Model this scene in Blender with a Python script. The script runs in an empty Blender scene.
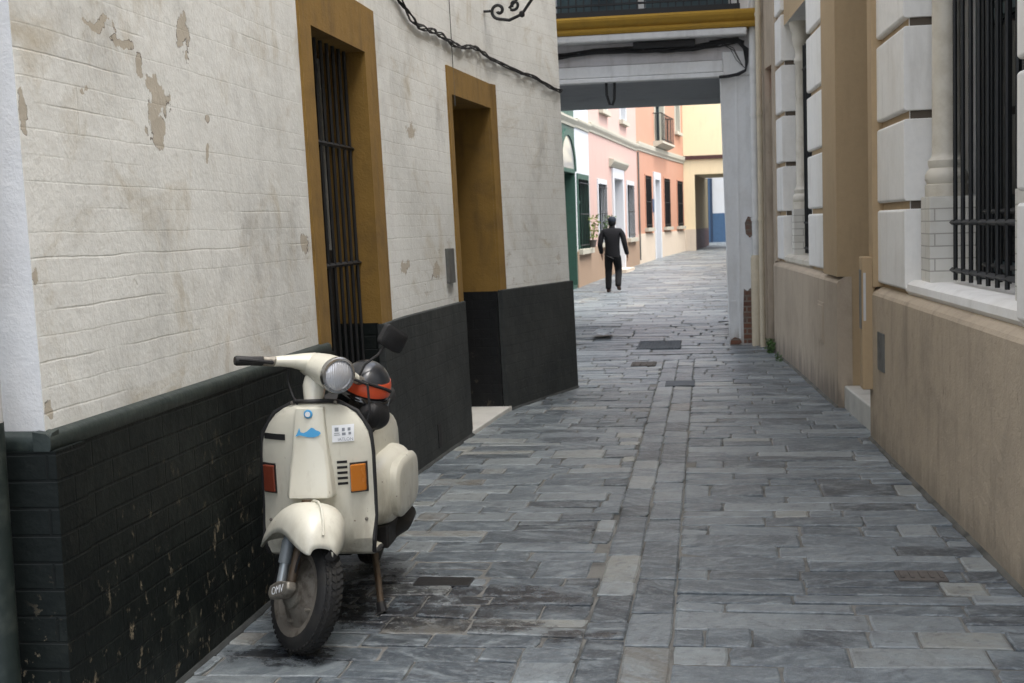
import bpy, bmesh, math, random
from mathutils import Vector, Matrix, noise
sc = bpy.context.scene
C = sc.collection
PI = math.pi
random.seed(11)

# ------------------------------------------------------------------ node helpers
def nd(nt, t, ins=None, **kw):
    n = nt.nodes.new(t)
    for k, v in kw.items(): setattr(n, k, v)
    if ins:
        for k, v in ins.items():
            s = n.inputs[k]
            if isinstance(v, bpy.types.NodeSocket): nt.links.new(v, s)
            else: s.default_value = v
    return n
def mth(nt, op, a, b=None, c=None, clamp=False):
    ins = {0: a}
    if b is not None: ins[1] = b
    if c is not None: ins[2] = c
    n = nd(nt, 'ShaderNodeMath', ins, operation=op); n.use_clamp = clamp
    return n.outputs[0]
def mixc(nt, f, a, b, mode='MIX'):
    n = nd(nt, 'ShaderNodeMix', data_type='RGBA', blend_type=mode)
    for k, v in ((0, f), (6, a), (7, b)):
        if isinstance(v, bpy.types.NodeSocket): nt.links.new(v, n.inputs[k])
        else: n.inputs[k].default_value = v if k == 0 else (*v, 1) if len(v) == 3 else v
    return n.outputs[2]
def ramp(nt, f, stops, interp='LINEAR'):
    n = nd(nt, 'ShaderNodeValToRGB', {0: f}); cr = n.color_ramp; cr.interpolation = interp
    while len(cr.elements) < len(stops): cr.elements.new(.5)
    for e, (p, c) in zip(cr.elements, stops):
        e.position = p; e.color = (*c, 1) if not isinstance(c, (int, float)) else (c, c, c, 1)
    return n.outputs[0]
def noi(nt, vec, scale, detail=4, rough=.55, dist=0.):
    return nd(nt, 'ShaderNodeTexNoise', {'Vector': vec, 'Scale': scale, 'Detail': detail, 'Roughness': rough, 'Distortion': dist}).outputs[0]
def smst(nt, x, lo, hi):
    return nd(nt, 'ShaderNodeMapRange', {0: x, 1: lo, 2: hi, 3: 0., 4: 1.}, interpolation_type='SMOOTHSTEP').outputs[0]
def base_mat(name):
    m = bpy.data.materials.new(name); m.use_nodes = True; nt = m.node_tree
    b = nt.nodes['Principled BSDF']
    co = nd(nt, 'ShaderNodeTexCoord').outputs['Object']
    return m, nt, b, co
def setp(nt, b, **kw):
    for k, v in kw.items():
        k = k.replace('_', ' ')
        if isinstance(v, bpy.types.NodeSocket): nt.links.new(v, b.inputs[k])
        else: b.inputs[k].default_value = (*v, 1) if isinstance(v, tuple) and len(v) == 3 else v
def bump(nt, b, h, s=.3, d=.01):
    n = nd(nt, 'ShaderNodeBump', {'Height': h, 'Strength': s, 'Distance': d})
    nt.links.new(n.outputs[0], b.inputs['Normal'])
def blot(nt, co, c, r, wob=.35, sc_=9.):
    """soft-edged irregular spot mask at world place c with radii r"""
    wv_ = nd(nt, 'ShaderNodeVectorMath', {0: nd(nt, 'ShaderNodeTexNoise', {'Vector': co, 'Scale': 7., 'Detail': 3.}).outputs[1], 1: (.5, .5, .5)}, operation='SUBTRACT').outputs[0]
    wv_ = nd(nt, 'ShaderNodeVectorMath', {0: wv_, 'Scale': .14}, operation='SCALE').outputs[0]
    v = nd(nt, 'ShaderNodeVectorMath', {0: co, 1: c}, operation='SUBTRACT').outputs[0]
    v = nd(nt, 'ShaderNodeVectorMath', {0: v, 1: wv_}, operation='ADD').outputs[0]
    v = nd(nt, 'ShaderNodeVectorMath', {0: v, 1: (1/r[0], 1/r[1], 1/r[2])}, operation='MULTIPLY').outputs[0]
    l = nd(nt, 'ShaderNodeVectorMath', {0: v}, operation='LENGTH').outputs[1]
    n = mth(nt, 'MULTIPLY', mth(nt, 'SUBTRACT', noi(nt, co, sc_, 4, .6), .5), wob*4)
    return mth(nt, 'ADD', l, n)

# generic paint / plastic / metal with a little dirt
def simple(name, col, rough=.5, metal=0., dirt=.15, dscale=6., bmp=.0, bscale=60., coat=0., spec=.5, dcol=None):
    m, nt, b, co = base_mat(name)
    f = smst(nt, noi(nt, co, dscale, 6, .65), .42, .72)
    dc = dcol or tuple(c*.45+.01 for c in col)
    c = mixc(nt, mth(nt, 'MULTIPLY', f, dirt), col, dc)
    setp(nt, b, Base_Color=c, Metallic=metal, Roughness=mth(nt, 'ADD', rough, mth(nt, 'MULTIPLY', f, .12), clamp=True), Coat_Weight=coat)
    b.inputs['Specular IOR Level'].default_value = spec
    if bmp: bump(nt, b, noi(nt, co, bscale, 4), bmp, .004)
    return m
def plaster(name, col, stain=(.30, .24, .17), st=.35, rough=.85, bs=.35, sc_=1.3, low=None, lowcol=(.1, .09, .08), lowamt=.5, chip=None, chipcol=(.1, .08, .06)):
    m, nt, b, co = base_mat(name)
    big = noi(nt, co, sc_, 6, .6, .4)
    st1 = nd(nt, 'ShaderNodeMapping', {0: co, 3: (5., 5., .8)}).outputs[0]
    streak = noi(nt, st1, 1.6, 5, .6)
    c = mixc(nt, mth(nt, 'MULTIPLY', smst(nt, big, .45, .8), st), col, stain)
    c = mixc(nt, mth(nt, 'MULTIPLY', smst(nt, streak, .5, .8), st*.7), c, tuple(x*.6 for x in stain))
    fine = noi(nt, co, 22., 6, .65)
    c = mixc(nt, mth(nt, 'MULTIPLY', smst(nt, fine, .35, .7), .16), c, tuple(x*.7 for x in col))
    if low is not None:
        z = nd(nt, 'ShaderNodeSeparateXYZ', {0: co}).outputs[2]
        lm = mth(nt, 'SUBTRACT', low, mth(nt, 'ADD', z, mth(nt, 'MULTIPLY', mth(nt, 'SUBTRACT', noi(nt, st1, 1.1, 6, .7), .5), low*3.2)))
        c = mixc(nt, mth(nt, 'MULTIPLY', smst(nt, lm, 0., low), lowamt), c, lowcol)
    if chip:
        cn = noi(nt, nd(nt, 'ShaderNodeMapping', {0: co, 3: (1.4, 1.4, .8)}).outputs[0], 10., 9, .74, .3)
        cm_ = mth(nt, 'MULTIPLY', smst(nt, cn, chip, chip+.03), smst(nt, noi(nt, co, 1.4, 4), .42, .58))
        c = mixc(nt, mth(nt, 'MULTIPLY', cm_, .6), c, chipcol)
        gr_ = smst(nt, noi(nt, nd(nt, 'ShaderNodeMapping', {0: co, 3: (1, 1, .45)}).outputs[0], 2.6, 8, .7, .6), .5, .7)
        c = mixc(nt, mth(nt, 'MULTIPLY', gr_, .35), c, tuple(k*.5 for k in col))
    setp(nt, b, Base_Color=c, Roughness=rough)
    bump(nt, b, mth(nt, 'ADD', mth(nt, 'MULTIPLY', noi(nt, co, 7., 6, .6), 1.), mth(nt, 'MULTIPLY', noi(nt, co, 90., 3), .25)), bs, .02)
    return m

M = {}
def whitewash():
    m, nt, b, co = base_mat('old_whitewash')
    sp = nd(nt, 'ShaderNodeSeparateXYZ', {0: co}); y, z = sp.outputs[1], sp.outputs[2]
    big = noi(nt, co, .9, 7, .6, .6)
    c = mixc(nt, smst(nt, big, .35, .75), (.755, .765, .735), (.60, .605, .575))
    stn = noi(nt, nd(nt, 'ShaderNodeMapping', {0: co, 3: (1, 1.1, 1.2)}).outputs[0], 1.7, 9, .72, .8)
    c = mixc(nt, mth(nt, 'MULTIPLY', smst(nt, stn, .50, .74), .7), c, (.42, .36, .25))
    gr = noi(nt, nd(nt, 'ShaderNodeMapping', {0: co, 1: (3, 8, 2), 3: (1, 1.5, 1.1)}).outputs[0], 1.2, 8, .72)
    c = mixc(nt, mth(nt, 'MULTIPLY', smst(nt, gr, .50, .78), .6), c, (.27, .27, .26))
    c = mixc(nt, mth(nt, 'MULTIPLY', smst(nt, noi(nt, co, 45., 5, .7), .45, .7), .15), c, (.35, .31, .25))
    # scored courses: thin wobbling lines that fade in and out
    wz = mth(nt, 'ADD', z, mth(nt, 'MULTIPLY', mth(nt, 'SUBTRACT', noi(nt, co, 2.6, 6, .6), .5), .022))
    fr = mth(nt, 'ABSOLUTE', mth(nt, 'SUBTRACT', mth(nt, 'FRACT', mth(nt, 'DIVIDE', mth(nt, 'SUBTRACT', wz, .003), .155)), .5))
    line = smst(nt, fr, .468, .497)
    brk = smst(nt, noi(nt, nd(nt, 'ShaderNodeMapping', {0: co, 3: (1, .8, 6.)}).outputs[0], 1.3, 3, .5), .50, .62)
    far = smst(nt, y, 6., 9.)
    bt = nd(nt, 'ShaderNodeTexBrick', {'Vector': nd(nt, 'ShaderNodeCombineXYZ', {0: mth(nt, 'ADD', y, mth(nt, 'MULTIPLY', noi(nt, co, 3., 3), .03)), 1: mth(nt, 'SUBTRACT', wz, .003+.0775), 2: 0.}).outputs[0], 'Scale': 1., 'Mortar Size': .004, 'Mortar Smooth': .8, 'Brick Width': .42, 'Row Height': .155}).outputs[1]
    ln = mth(nt, 'MULTIPLY', line, mth(nt, 'MAXIMUM', mth(nt, 'MULTIPLY', brk, .75), mth(nt, 'MULTIPLY', far, .7)))
    c = mixc(nt, mth(nt, 'MULTIPLY', mth(nt, 'MULTIPLY', bt, smst(nt, noi(nt, co, 2.1, 4), .42, .6)), .22), c, (.3, .27, .22))
    c = mixc(nt, mth(nt, 'MULTIPLY', mth(nt, 'MULTIPLY', ln, smst(nt, noi(nt, co, 14., 4, .6), .36, .5)), .38), c, (.28, .25, .2))
    # flaked places: bare plaster with a patchy dark rim painted as edge shadow
    fl = None
    for cc, r in (((-2, 4.16, 2.32), (9, .10, .014)), ((-2, 4.34, 2.285), (9, .08, .016)), ((-2, 4.47, 2.22), (9, .035, .045)), ((-2, 4.60, 2.13), (9, .09, .055)),
                  ((-2, 4.57, 2.01), (9, .06, .075)), ((-2, 4.90, 2.40), (9, .055, .065)), ((-2, 4.02, 2.07), (9, .02, .014)), ((-2, 5.08, 2.08), (9, .04, .016)),
                  ((-2, 5.06, 1.93), (9, .02, .05)), ((-2, 6.27, 1.545), (9, .05, .035)), ((-2, 8.74, 2.26), (9, .09, .06)), ((-2, 8.4, 1.37), (9, .1, .04)), ((-2, 9.2, 1.3), (9, .12, .05)),
                  ((-2, 3.63, 1.98), (9, .02, .05)), ((-2, 3.63, 1.5), (9, .02, .03)), ((-2, 3.64, 1.1), (9, .02, .03))):
        d = blot(nt, co, cc, r, .75, 19.)
        fl = d if fl is None else mth(nt, 'MINIMUM', fl, d)
    pz = mth(nt, 'MULTIPLY', smst(nt, y, 8.2, 9.), mth(nt, 'MULTIPLY', smst(nt, z, 1.9, 1.3), smst(nt, noi(nt, nd(nt, 'ShaderNodeMapping', {0: co, 3: (1, 1, 2.)}).outputs[0], 3.4, 6, .7), .60, .66)))
    sp1 = smst(nt, nd(nt, 'ShaderNodeTexVoronoi', {'Vector': co, 'Scale': 2.3}).outputs[0], .06, .03)
    sp1 = mth(nt, 'MULTIPLY', sp1, smst(nt, noi(nt, co, 6., 4), .5, .55))
    bare = mth(nt, 'MAXIMUM', mth(nt, 'LESS_THAN', fl, 1.), mth(nt, 'MULTIPLY', mth(nt, 'MAXIMUM', pz, sp1), .6))
    rim = mth(nt, 'MULTIPLY', mth(nt, 'LESS_THAN', fl, 1.12), mth(nt, 'GREATER_THAN', fl, .97))
    c = mixc(nt, mth(nt, 'MULTIPLY', bare, .85), c, (.42, .37, .29))
    rim = mth(nt, 'MULTIPLY', rim, smst(nt, noi(nt, co, 9., 2), .45, .6))
    c = mixc(nt, mth(nt, 'MULTIPLY', rim, .85), c, (.09, .07, .05))
    setp(nt, b, Base_Color=c, Roughness=.82)
    h = mth(nt, 'ADD', mth(nt, 'MULTIPLY', noi(nt, co, 4., 7, .62), 1.), mth(nt, 'MULTIPLY', noi(nt, co, 60., 4), .12))
    h = mth(nt, 'SUBTRACT', h, mth(nt, 'MULTIPLY', mth(nt, 'MAXIMUM', ln, mth(nt, 'MULTIPLY', bt, .35)), .11))
    h = mth(nt, 'SUBTRACT', h, mth(nt, 'MULTIPLY', bare, .35))
    bump(nt, b, h, .34, .028)
    return m
def black_dado(name, col, col2, peel=1., yfade=(20, 21), gloss=.42, chipcol=(.30, .25, .17)):
    m, nt, b, co = base_mat(name)
    sp = nd(nt, 'ShaderNodeSeparateXYZ', {0: co}); x, y, z = sp.outputs
    u = mth(nt, 'ADD', x, y)
    v = nd(nt, 'ShaderNodeCombineXYZ', {0: u, 1: mth(nt, 'ADD', z, mth(nt, 'MULTIPLY', noi(nt, co, 1.6, 2), .02)), 2: 0.}).outputs[0]
    bk = nd(nt, 'ShaderNodeTexBrick', {'Vector': v, 'Scale': 1., 'Mortar Size': .006, 'Mortar Smooth': .6, 'Brick Width': .27, 'Row Height': .082, 'Bias': 0., 'Color1': (1, 1, 1, 1), 'Color2': (.8, .8, .8, 1), 'Mortar': (0, 0, 0, 1)})
    mort = bk.outputs[1]
    big = noi(nt, co, 1.2, 6, .62, .5)
    c = mixc(nt, smst(nt, big, .35, .7), col, col2)
    c = mixc(nt, mth(nt, 'MULTIPLY', mort, .6*peel), c, tuple(k*.35 for k in col))
    # worn bottom: grey-green scuffs, then chips down to the plaster
    lowm = smst(nt, mth(nt, 'ADD', z, mth(nt, 'MULTIPLY', noi(nt, co, 2.5, 4), .9)), 1.15, .25)
    sc1 = smst(nt, noi(nt, nd(nt, 'ShaderNodeMapping', {0: co, 3: (1, 1, .8)}).outputs[0], 7., 8, .72), .50, .72)
    c = mixc(nt, mth(nt, 'MULTIPLY', mth(nt, 'MULTIPLY', lowm, sc1), .5*peel), c, (.05, .055, .045))
    ch = smst(nt, noi(nt, nd(nt, 'ShaderNodeMapping', {0: co, 3: (1.3, 1.7, 1.1)}).outputs[0], 13., 8, .72, .2), .60, .63)
    near = smst(nt, y, yfade[0], yfade[0]-2.5)
    wm = mth(nt, 'MULTIPLY', smst(nt, noi(nt, co, 1.5, 3), .38, .50), mth(nt, 'MULTIPLY', smst(nt, z, 1.0, .35), near))
    chm = mth(nt, 'MULTIPLY', mth(nt, 'MULTIPLY', ch, wm), peel)
    c = mixc(nt, mth(nt, 'MULTIPLY', chm, .55), c, chipcol)
    setp(nt, b, Base_Color=c, Roughness=mth(nt, 'ADD', gloss, mth(nt, 'MULTIPLY', noi(nt, co, 5., 5), .35)))
    b.inputs['Specular IOR Level'].default_value = .22
    h = mth(nt, 'SUBTRACT', mth(nt, 'MULTIPLY', noi(nt, co, 6., 7, .6), .9), mth(nt, 'MULTIPLY', mort, .16*min(1, peel+.05)))
    h = mth(nt, 'SUBTRACT', h, mth(nt, 'MULTIPLY', chm, .4))
    bump(nt, b, h, .6, .02)
    return m
def stone_mat():
    m, nt, b, co = base_mat('slate_paving')
    rnd = nd(nt, 'ShaderNodeNewGeometry').outputs['Random Per Island']
    r2 = mth(nt, 'FRACT', mth(nt, 'MULTIPLY', rnd, 37.77)); r3 = mth(nt, 'FRACT', mth(nt, 'MULTIPLY', rnd, 113.3))
    c = ramp(nt, rnd, [(0, (.018, .026, .034)), (.2, (.038, .051, .063)), (.5, (.074, .093, .108)), (.75, (.130, .153, .168)), (.9, (.20, .222, .228)), (1, (.24, .24, .21))])
    tan = mth(nt, 'GREATER_THAN', r2, .965)
    c = mixc(nt, mth(nt, 'MULTIPLY', tan, .5), c, (.21, .18, .13))
    off = nd(nt, 'ShaderNodeCombineXYZ', {0: mth(nt, 'MULTIPLY', r3, 40.), 1: mth(nt, 'MULTIPLY', r2, 30.), 2: 0.}).outputs[0]
    v = nd(nt, 'ShaderNodeVectorMath', {0: co, 1: off}, operation='ADD').outputs[0]
    vr = nd(nt, 'ShaderNodeVectorRotate', {'Vector': v, 'Angle': mth(nt, 'MULTIPLY', mth(nt, 'SUBTRACT', r2, .5), 1.6)}, rotation_type='Z_AXIS').outputs[0]
    vein = noi(nt, nd(nt, 'ShaderNodeMapping', {0: vr, 3: (2., 6., 3.)}).outputs[0], 2.6, 9, .74, .5)
    c = mixc(nt, mth(nt, 'MULTIPLY', smst(nt, vein, .44, .70), .8), c, (.25, .285, .30))
    c = mixc(nt, mth(nt, 'MULTIPLY', smst(nt, noi(nt, v, 5., 8, .7, .6), .5, .8), .6), c, (.045, .052, .066))
    c = mixc(nt, mth(nt, 'MULTIPLY', smst(nt, noi(nt, co, .55, 4, .6), .5, .75), .4), c, (.05, .052, .055))
    c = mixc(nt, mth(nt, 'MULTIPLY', smst(nt, noi(nt, v, 38., 6, .75), .48, .68), .5), c, (.28, .30, .30))
    c = mixc(nt, mth(nt, 'MULTIPLY', smst(nt, noi(nt, v, 17., 6, .7, .5), .52, .66), .5), c, (.03, .033, .04))
    c = mixc(nt, mth(nt, 'MULTIPLY', smst(nt, noi(nt, v, 2.6, 7, .7, 1.), .52, .68), .5), c, (.25, .285, .295))
    # oil and damp under the scooter
    wet = None
    for cc, r in (((-1.32, 5.22, 0), (.38, .22, 9)), ((-1.0, 5.45, 0), (.42, .16, 9)), ((-1.60, 4.68, 0), (.22, .12, 9)), ((-.86, 5.05, 0), (.20, .09, 9)), ((-1.62, 5.6, 0), (.35, .4, 9)), ((-.55, 4.95, 0), (.13, .06, 9))):
        d = blot(nt, co, cc, r, .38, 9.); wet = d if wet is None else mth(nt, 'MINIMUM', wet, d)
    wf = mth(nt, 'MULTIPLY', smst(nt, wet, 1.5, .6), smst(nt, noi(nt, co, 11., 7, .75), .33, .55))
    c = mixc(nt, mth(nt, 'MULTIPLY', wf, .93), c, (.010, .010, .012))
    setp(nt, b, Base_Color=c, Roughness=mth(nt, 'SUBTRACT', mth(nt, 'ADD', .19, mth(nt, 'MULTIPLY', noi(nt, v, 6., 6, .7), .40)), mth(nt, 'MULTIPLY', wf, .25)))
    b.inputs['Specular IOR Level'].default_value = .7
    h = mth(nt, 'ADD', mth(nt, 'MULTIPLY', vein, .9), mth(nt, 'MULTIPLY', noi(nt, v, 14., 8, .7), 1.1))
    bump(nt, b, h, .5, .018)
    return m
def brickwall(name):
    m, nt, b, co = base_mat(name)
    sp = nd(nt, 'ShaderNodeSeparateXYZ', {0: co}); u = mth(nt, 'ADD', sp.outputs[0], sp.outputs[1])
    v = nd(nt, 'ShaderNodeCombineXYZ', {0: u, 1: sp.outputs[2], 2: 0.}).outputs[0]
    bk = nd(nt, 'ShaderNodeTexBrick', {'Vector': v, 'Scale': 1., 'Mortar Size': .01, 'Brick Width': .24, 'Row Height': .07, 'Color1': (.17, .075, .045, 1), 'Color2': (.11, .055, .04, 1), 'Mortar': (.19, .16, .13, 1)})
    c = mixc(nt, smst(nt, noi(nt, co, 6., 6), .45, .7), bk.outputs[0], (.14, .11, .09))
    setp(nt, b, Base_Color=c, Roughness=.9)
    bump(nt, b, mth(nt, 'SUBTRACT', noi(nt, co, 25., 5), mth(nt, 'MULTIPLY', bk.outputs[1], .8)), .7, .02)
    return m
def glazed(name):
    m, nt, b, co = base_mat(name)
    sp = nd(nt, 'ShaderNodeSeparateXYZ', {0: co}); u = mth(nt, 'ADD', sp.outputs[0], sp.outputs[1])
    v = nd(nt, 'ShaderNodeCombineXYZ', {0: u, 1: sp.outputs[2], 2: 0.}).outputs[0]
    bk = nd(nt, 'ShaderNodeTexBrick', {'Vector': v, 'Scale': 1., 'Mortar Size': .004, 'Brick Width': .24, 'Row Height': .074, 'Color1': (.66, .64, .58, 1), 'Color2': (.60, .58, .53, 1), 'Mortar': (.36, .34, .3, 1)})
    setp(nt, b, Base_Color=mixc(nt, mth(nt, 'MULTIPLY', smst(nt, noi(nt, co, 5., 6), .45, .75), .3), bk.outputs[0], (.4, .36, .28)), Roughness=.6)
    bump(nt, b, mth(nt, 'SUBTRACT', mth(nt, 'MULTIPLY', noi(nt, co, 20., 5), .3), bk.outputs[1]), .5, .006)
    return m
def glass(name, col=(.02, .022, .025)):
    m, nt, b, co = base_mat(name); setp(nt, b, Base_Color=col, Roughness=.08)
    b.inputs['Specular IOR Level'].default_value = .8
    return m
M['wash'] = whitewash()
M['end_wash'] = plaster('side_lit_whitewash', (.60, .61, .62), (.42, .36, .27), .25, bs=.3, sc_=2.)  # same whitewash as the street front, cooler tone painted for side-street light
M['dado'] = black_dado('black_painted_brick', (.003, .0055, .005), (.007, .0105, .009), 1., (8., 9.))
M['dado_far'] = black_dado('charcoal_paint', (.032, .036, .036), (.052, .056, .054), .3, (30, 31), .6, (.12, .12, .11))  # charcoal tone, paler than the near dado
M['dado_lip'] = simple('dark_green_moulding_paint', (.009, .017, .015), .55, dirt=.6, dscale=14, bmp=.9, bscale=22, dcol=(.05, .06, .05))
M['ochre'] = plaster('ochre_lime_paint', (.235, .135, .026), (.11, .065, .022), .75, bs=.4, sc_=3.2, low=.25, lowcol=(.1, .06, .02), chip=.665, chipcol=(.40, .34, .24))
M['iron'] = simple('black_iron', (.012, .013, .014), .5, .3, bmp=.2, bscale=80)
M['dark'] = simple('dark_interior', (.008, .008, .009), .8)
M['door'] = simple('dark_stained_door', (.018, .012, .008), .55, bmp=.2)
M['glass'] = glass('window_glass')
M['glass_light'] = glass('curtained_glass', (.45, .46, .45))
M['marble'] = simple('pale_marble', (.55, .54, .50), .45, dirt=.4, dscale=3)
M['tan'] = plaster('tan_cement_render', (.43, .35, .255), (.24, .20, .15), .6, low=.22, lowcol=(.15, .13, .10), lowamt=.5, sc_=2.3, bs=.7, chip=.62, chipcol=(.13, .10, .07))
M['tan2'] = plaster('rosy_tan_render', (.42, .345, .26), (.24, .19, .135), .5, low=.3, lowcol=(.12, .1, .085), lowamt=.7, bs=.4, chip=.64, chipcol=(.15, .12, .09))
M['tanp'] = plaster('ochre_tan_paint', (.41, .30, .175), (.30, .215, .12), .4, bs=.2, low=.15, lowcol=(.2, .16, .1))
M['stucco'] = plaster('white_smooth_stucco', (.78, .765, .73), (.52, .47, .38), .4, rough=.7, bs=.14)
M['groove'] = simple('groove_mortar', (.10, .08, .06), .9)
M['stone'] = simple('cream_marble_column', (.56, .52, .44), .5, dirt=.5, dscale=5, dcol=(.35, .3, .22), bmp=.1)
M['glazed'] = glazed('white_brick_pedestal')
M['white'] = plaster('white_paint', (.72, .73, .73), (.45, .42, .36), .3, bs=.2, chip=.64, chipcol=(.3, .27, .22))
M['pier'] = plaster('scuffed_white_paint', (.68, .69, .69), (.38, .35, .30), .4, bs=.35, low=.35, lowcol=(.25, .22, .18), lowamt=.6)
M['brick'] = brickwall('exposed_brick')
M['beamshade'] = plaster('shade_greyed_render', (.55, .54, .55), (.32, .28, .24), .6, bs=.35)  # white render greyed to put the beam's shade into its colour
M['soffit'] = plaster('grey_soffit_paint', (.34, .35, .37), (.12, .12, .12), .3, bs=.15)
M['mustard'] = plaster('mustard_cornice_paint', (.44, .26, .035), (.30, .18, .04), .6, bs=.3, sc_=5)
M['teal'] = simple('dark_teal_joinery', (.018, .042, .05), .5, dirt=.2)
M['green'] = simple('bottle_green_paint', (.03, .085, .062), .5, dirt=.3)
M['cream_pipe'] = simple('cream_pipe_paint', (.52, .45, .33), .6, dirt=.35, dscale=4, bmp=.15)
M['white_pipe'] = simple('white_pipe_paint', (.62, .62, .60), .6, dirt=.35, dscale=4, bmp=.15)
M['pink'] = plaster('pink_limewash', (.54, .37, .32), (.52, .39, .33), .4, bs=.15)
M['coral'] = plaster('coral_limewash', (.48, .25, .165), (.47, .30, .22), .4, bs=.15)
M['cream'] = plaster('cream_limewash', (.80, .70, .46), (.74, .62, .38), .25, bs=.15)
M['far_white'] = plaster('far_whitewash', (.58, .60, .62), (.5, .49, .45), .2, bs=.1)
M['trim'] = plaster('pale_stone_trim', (.45, .43, .35), (.33, .31, .25), .4, bs=.2)
M['far_dado'] = plaster('beige_dado_render', (.33, .23, .155), (.3, .21, .15), .4, bs=.2)
M['far_dado2'] = plaster('pale_cream_dado', (.60, .52, .42), (.5, .42, .32), .3, bs=.2)
M['olive'] = plaster('passage_wall_paint', (.22, .18, .10), (.16, .13, .08), .3)
M['maroon'] = simple('maroon_paint', (.055, .018, .015), .6)
M['blue'] = simple('blue_paint', (.045, .10, .19), .5, dirt=.2)
M['zinc'] = simple('dull_zinc', (.14, .14, .13), .5, .4, dirt=.4)
M['roof'] = simple('clay_roof', (.25, .12, .07), .9)
M['rubber'] = simple('black_cable_rubber', (.010, .010, .011), .6)
M['slat'] = simple('aluminium_slats', (.16, .15, .14), .45, .5)
M['red'] = simple('faded_red_panel', (.36, .05, .035), .6)
M['grate'] = simple('cast_iron_cover', (.11, .12, .13), .8, .0, spec=.3, dirt=.5, dscale=12, bmp=.5, bscale=70)
M['rust'] = simple('rusty_cast_iron', (.11, .098, .088), .85, .0, spec=.25, dirt=.5, dscale=14, bmp=.5, bscale=60)
M['paper'] = simple('white_paper', (.7, .71, .72), .8, dirt=.1)
M['slate'] = stone_mat()
M['grout'] = simple('sandy_grout', (.17, .165, .15), .95, dirt=.97, dscale=2.6, dcol=(.035, .037, .035), bmp=.5, bscale=120)
M['mortar'] = simple('dirty_foot_mortar', (.10, .095, .08), .95, dirt=.8, dscale=5, bmp=.6, bscale=60, dcol=(.02, .022, .02))
M['mortar_dark'] = simple('sooty_foot_mortar', (.03, .033, .032), .95, dirt=.8, dscale=5, bmp=.6, bscale=60, dcol=(.01, .01, .01))
M['leaf'] = simple('weed_leaves', (.06, .12, .028), .6, dirt=.6, dscale=30, dcol=(.03, .06, .015))
M['leaf_y'] = simple('yellow_green_leaves', (.16, .20, .035), .6, dirt=.6, dscale=14, dcol=(.04, .09, .02))

# ------------------------------------------------------------------ mesh helpers
class MB:
    def __init__(s): s.v = []; s.f = []
    def add(s, vs, fs):
        o = len(s.v); s.v += [tuple(v) for v in vs]; s.f += [tuple(i+o for i in f) for f in fs]; return s
    def quad(s, *p): return s.add(p, [tuple(range(len(p)))])
    def box(s, x0, x1, y0, y1, z0, z1, mt=None):
        vs = [Vector((x, y, z)) for x in (x0, x1) for y in (y0, y1) for z in (z0, z1)]
        if mt is not None: vs = [mt @ v for v in vs]
        return s.add(vs, [(0, 1, 3, 2), (4, 6, 7, 5), (0, 4, 5, 1), (2, 3, 7, 6), (0, 2, 6, 4), (1, 5, 7, 3)])
    def loft(s, rings, cap=True, closed=True):
        n = len(rings[0]); vs = [p for r in rings for p in r]; fs = []
        for i in range(len(rings)-1):
            for j in range(n if closed else n-1):
                k = (j+1) % n
                fs.append((i*n+j, i*n+k, (i+1)*n+k, (i+1)*n+j))
        if cap and closed: fs += [tuple(range(n)), tuple((len(rings)-1)*n+j for j in range(n))]
        return s.add(vs, fs)
    def tube(s, pts, r, n=8, cap=True):
        pts = [Vector(p) for p in pts]; rs = r if isinstance(r, (list, tuple)) else [r]*len(pts)
        rings = []; up = None
        for i, p in enumerate(pts):
            t = (pts[min(i+1, len(pts)-1)]-pts[max(i-1, 0)]).normalized()
            if up is None: up = Vector((0, 0, 1)) if abs(t.z) < .9 else Vector((1, 0, 0))
            a = t.cross(up).normalized(); bb = a.cross(t).normalized(); up = bb
            rings.append([p+(a*math.cos(2*PI*j/n)+bb*math.sin(2*PI*j/n))*rs[i] for j in range(n)])
        return s.loft(rings, cap)
    def lathe(s, prof, n=24, mt=None):
        """prof: (radius, z) pairs round the z axis, then moved by mt"""
        mt = mt or Matrix(); rings = []
        for r, z in prof:
            rings.append([mt @ Vector((r*math.cos(2*PI*j/n), r*math.sin(2*PI*j/n), z)) for j in range(n)])
        return s.loft(rings, True)
    def xform(s, fn): s.v = [tuple(fn(Vector(v))) for v in s.v]; return s
    def build(s, name, mat, parent=None, smooth=False, bevel=0, label=None, weld=0, sub=0):
        me = bpy.data.meshes.new(name); me.from_pydata(s.v, [], s.f); me.materials.append(M[mat] if isinstance(mat, str) else mat)
        bm = bmesh.new(); bm.from_mesh(me)
        if weld: bmesh.ops.remove_doubles(bm, verts=bm.verts, dist=weld)
        bmesh.ops.recalc_face_normals(bm, faces=bm.faces); bm.to_mesh(me); bm.free()
        if smooth:
            me.shade_smooth()
            try: me.set_sharp_from_angle(angle=math.radians(42))
            except Exception: pass
        o = bpy.data.objects.new(name, me); C.objects.link(o)
        if bevel:
            bv = o.modifiers.new('bevel', 'BEVEL'); bv.width = bevel; bv.segments = 2; bv.limit_method = 'ANGLE'
        if sub:
            sb = o.modifiers.new('sub', 'SUBSURF'); sb.levels = sub; sb.render_levels = sub
        if parent is not None: attach(o, parent)
        if label: o['label'] = label
        return o
def world_of(o):
    m = Matrix.Translation(o.location) @ o.rotation_euler.to_matrix().to_4x4() @ Matrix.Diagonal((*o.scale, 1))
    return m if o.parent is None else world_of(o.parent) @ o.matrix_parent_inverse @ m
def attach(o, parent):
    o.parent = parent
    if parent.get('_w'): o.matrix_parent_inverse = world_of(parent).inverted()
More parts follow.
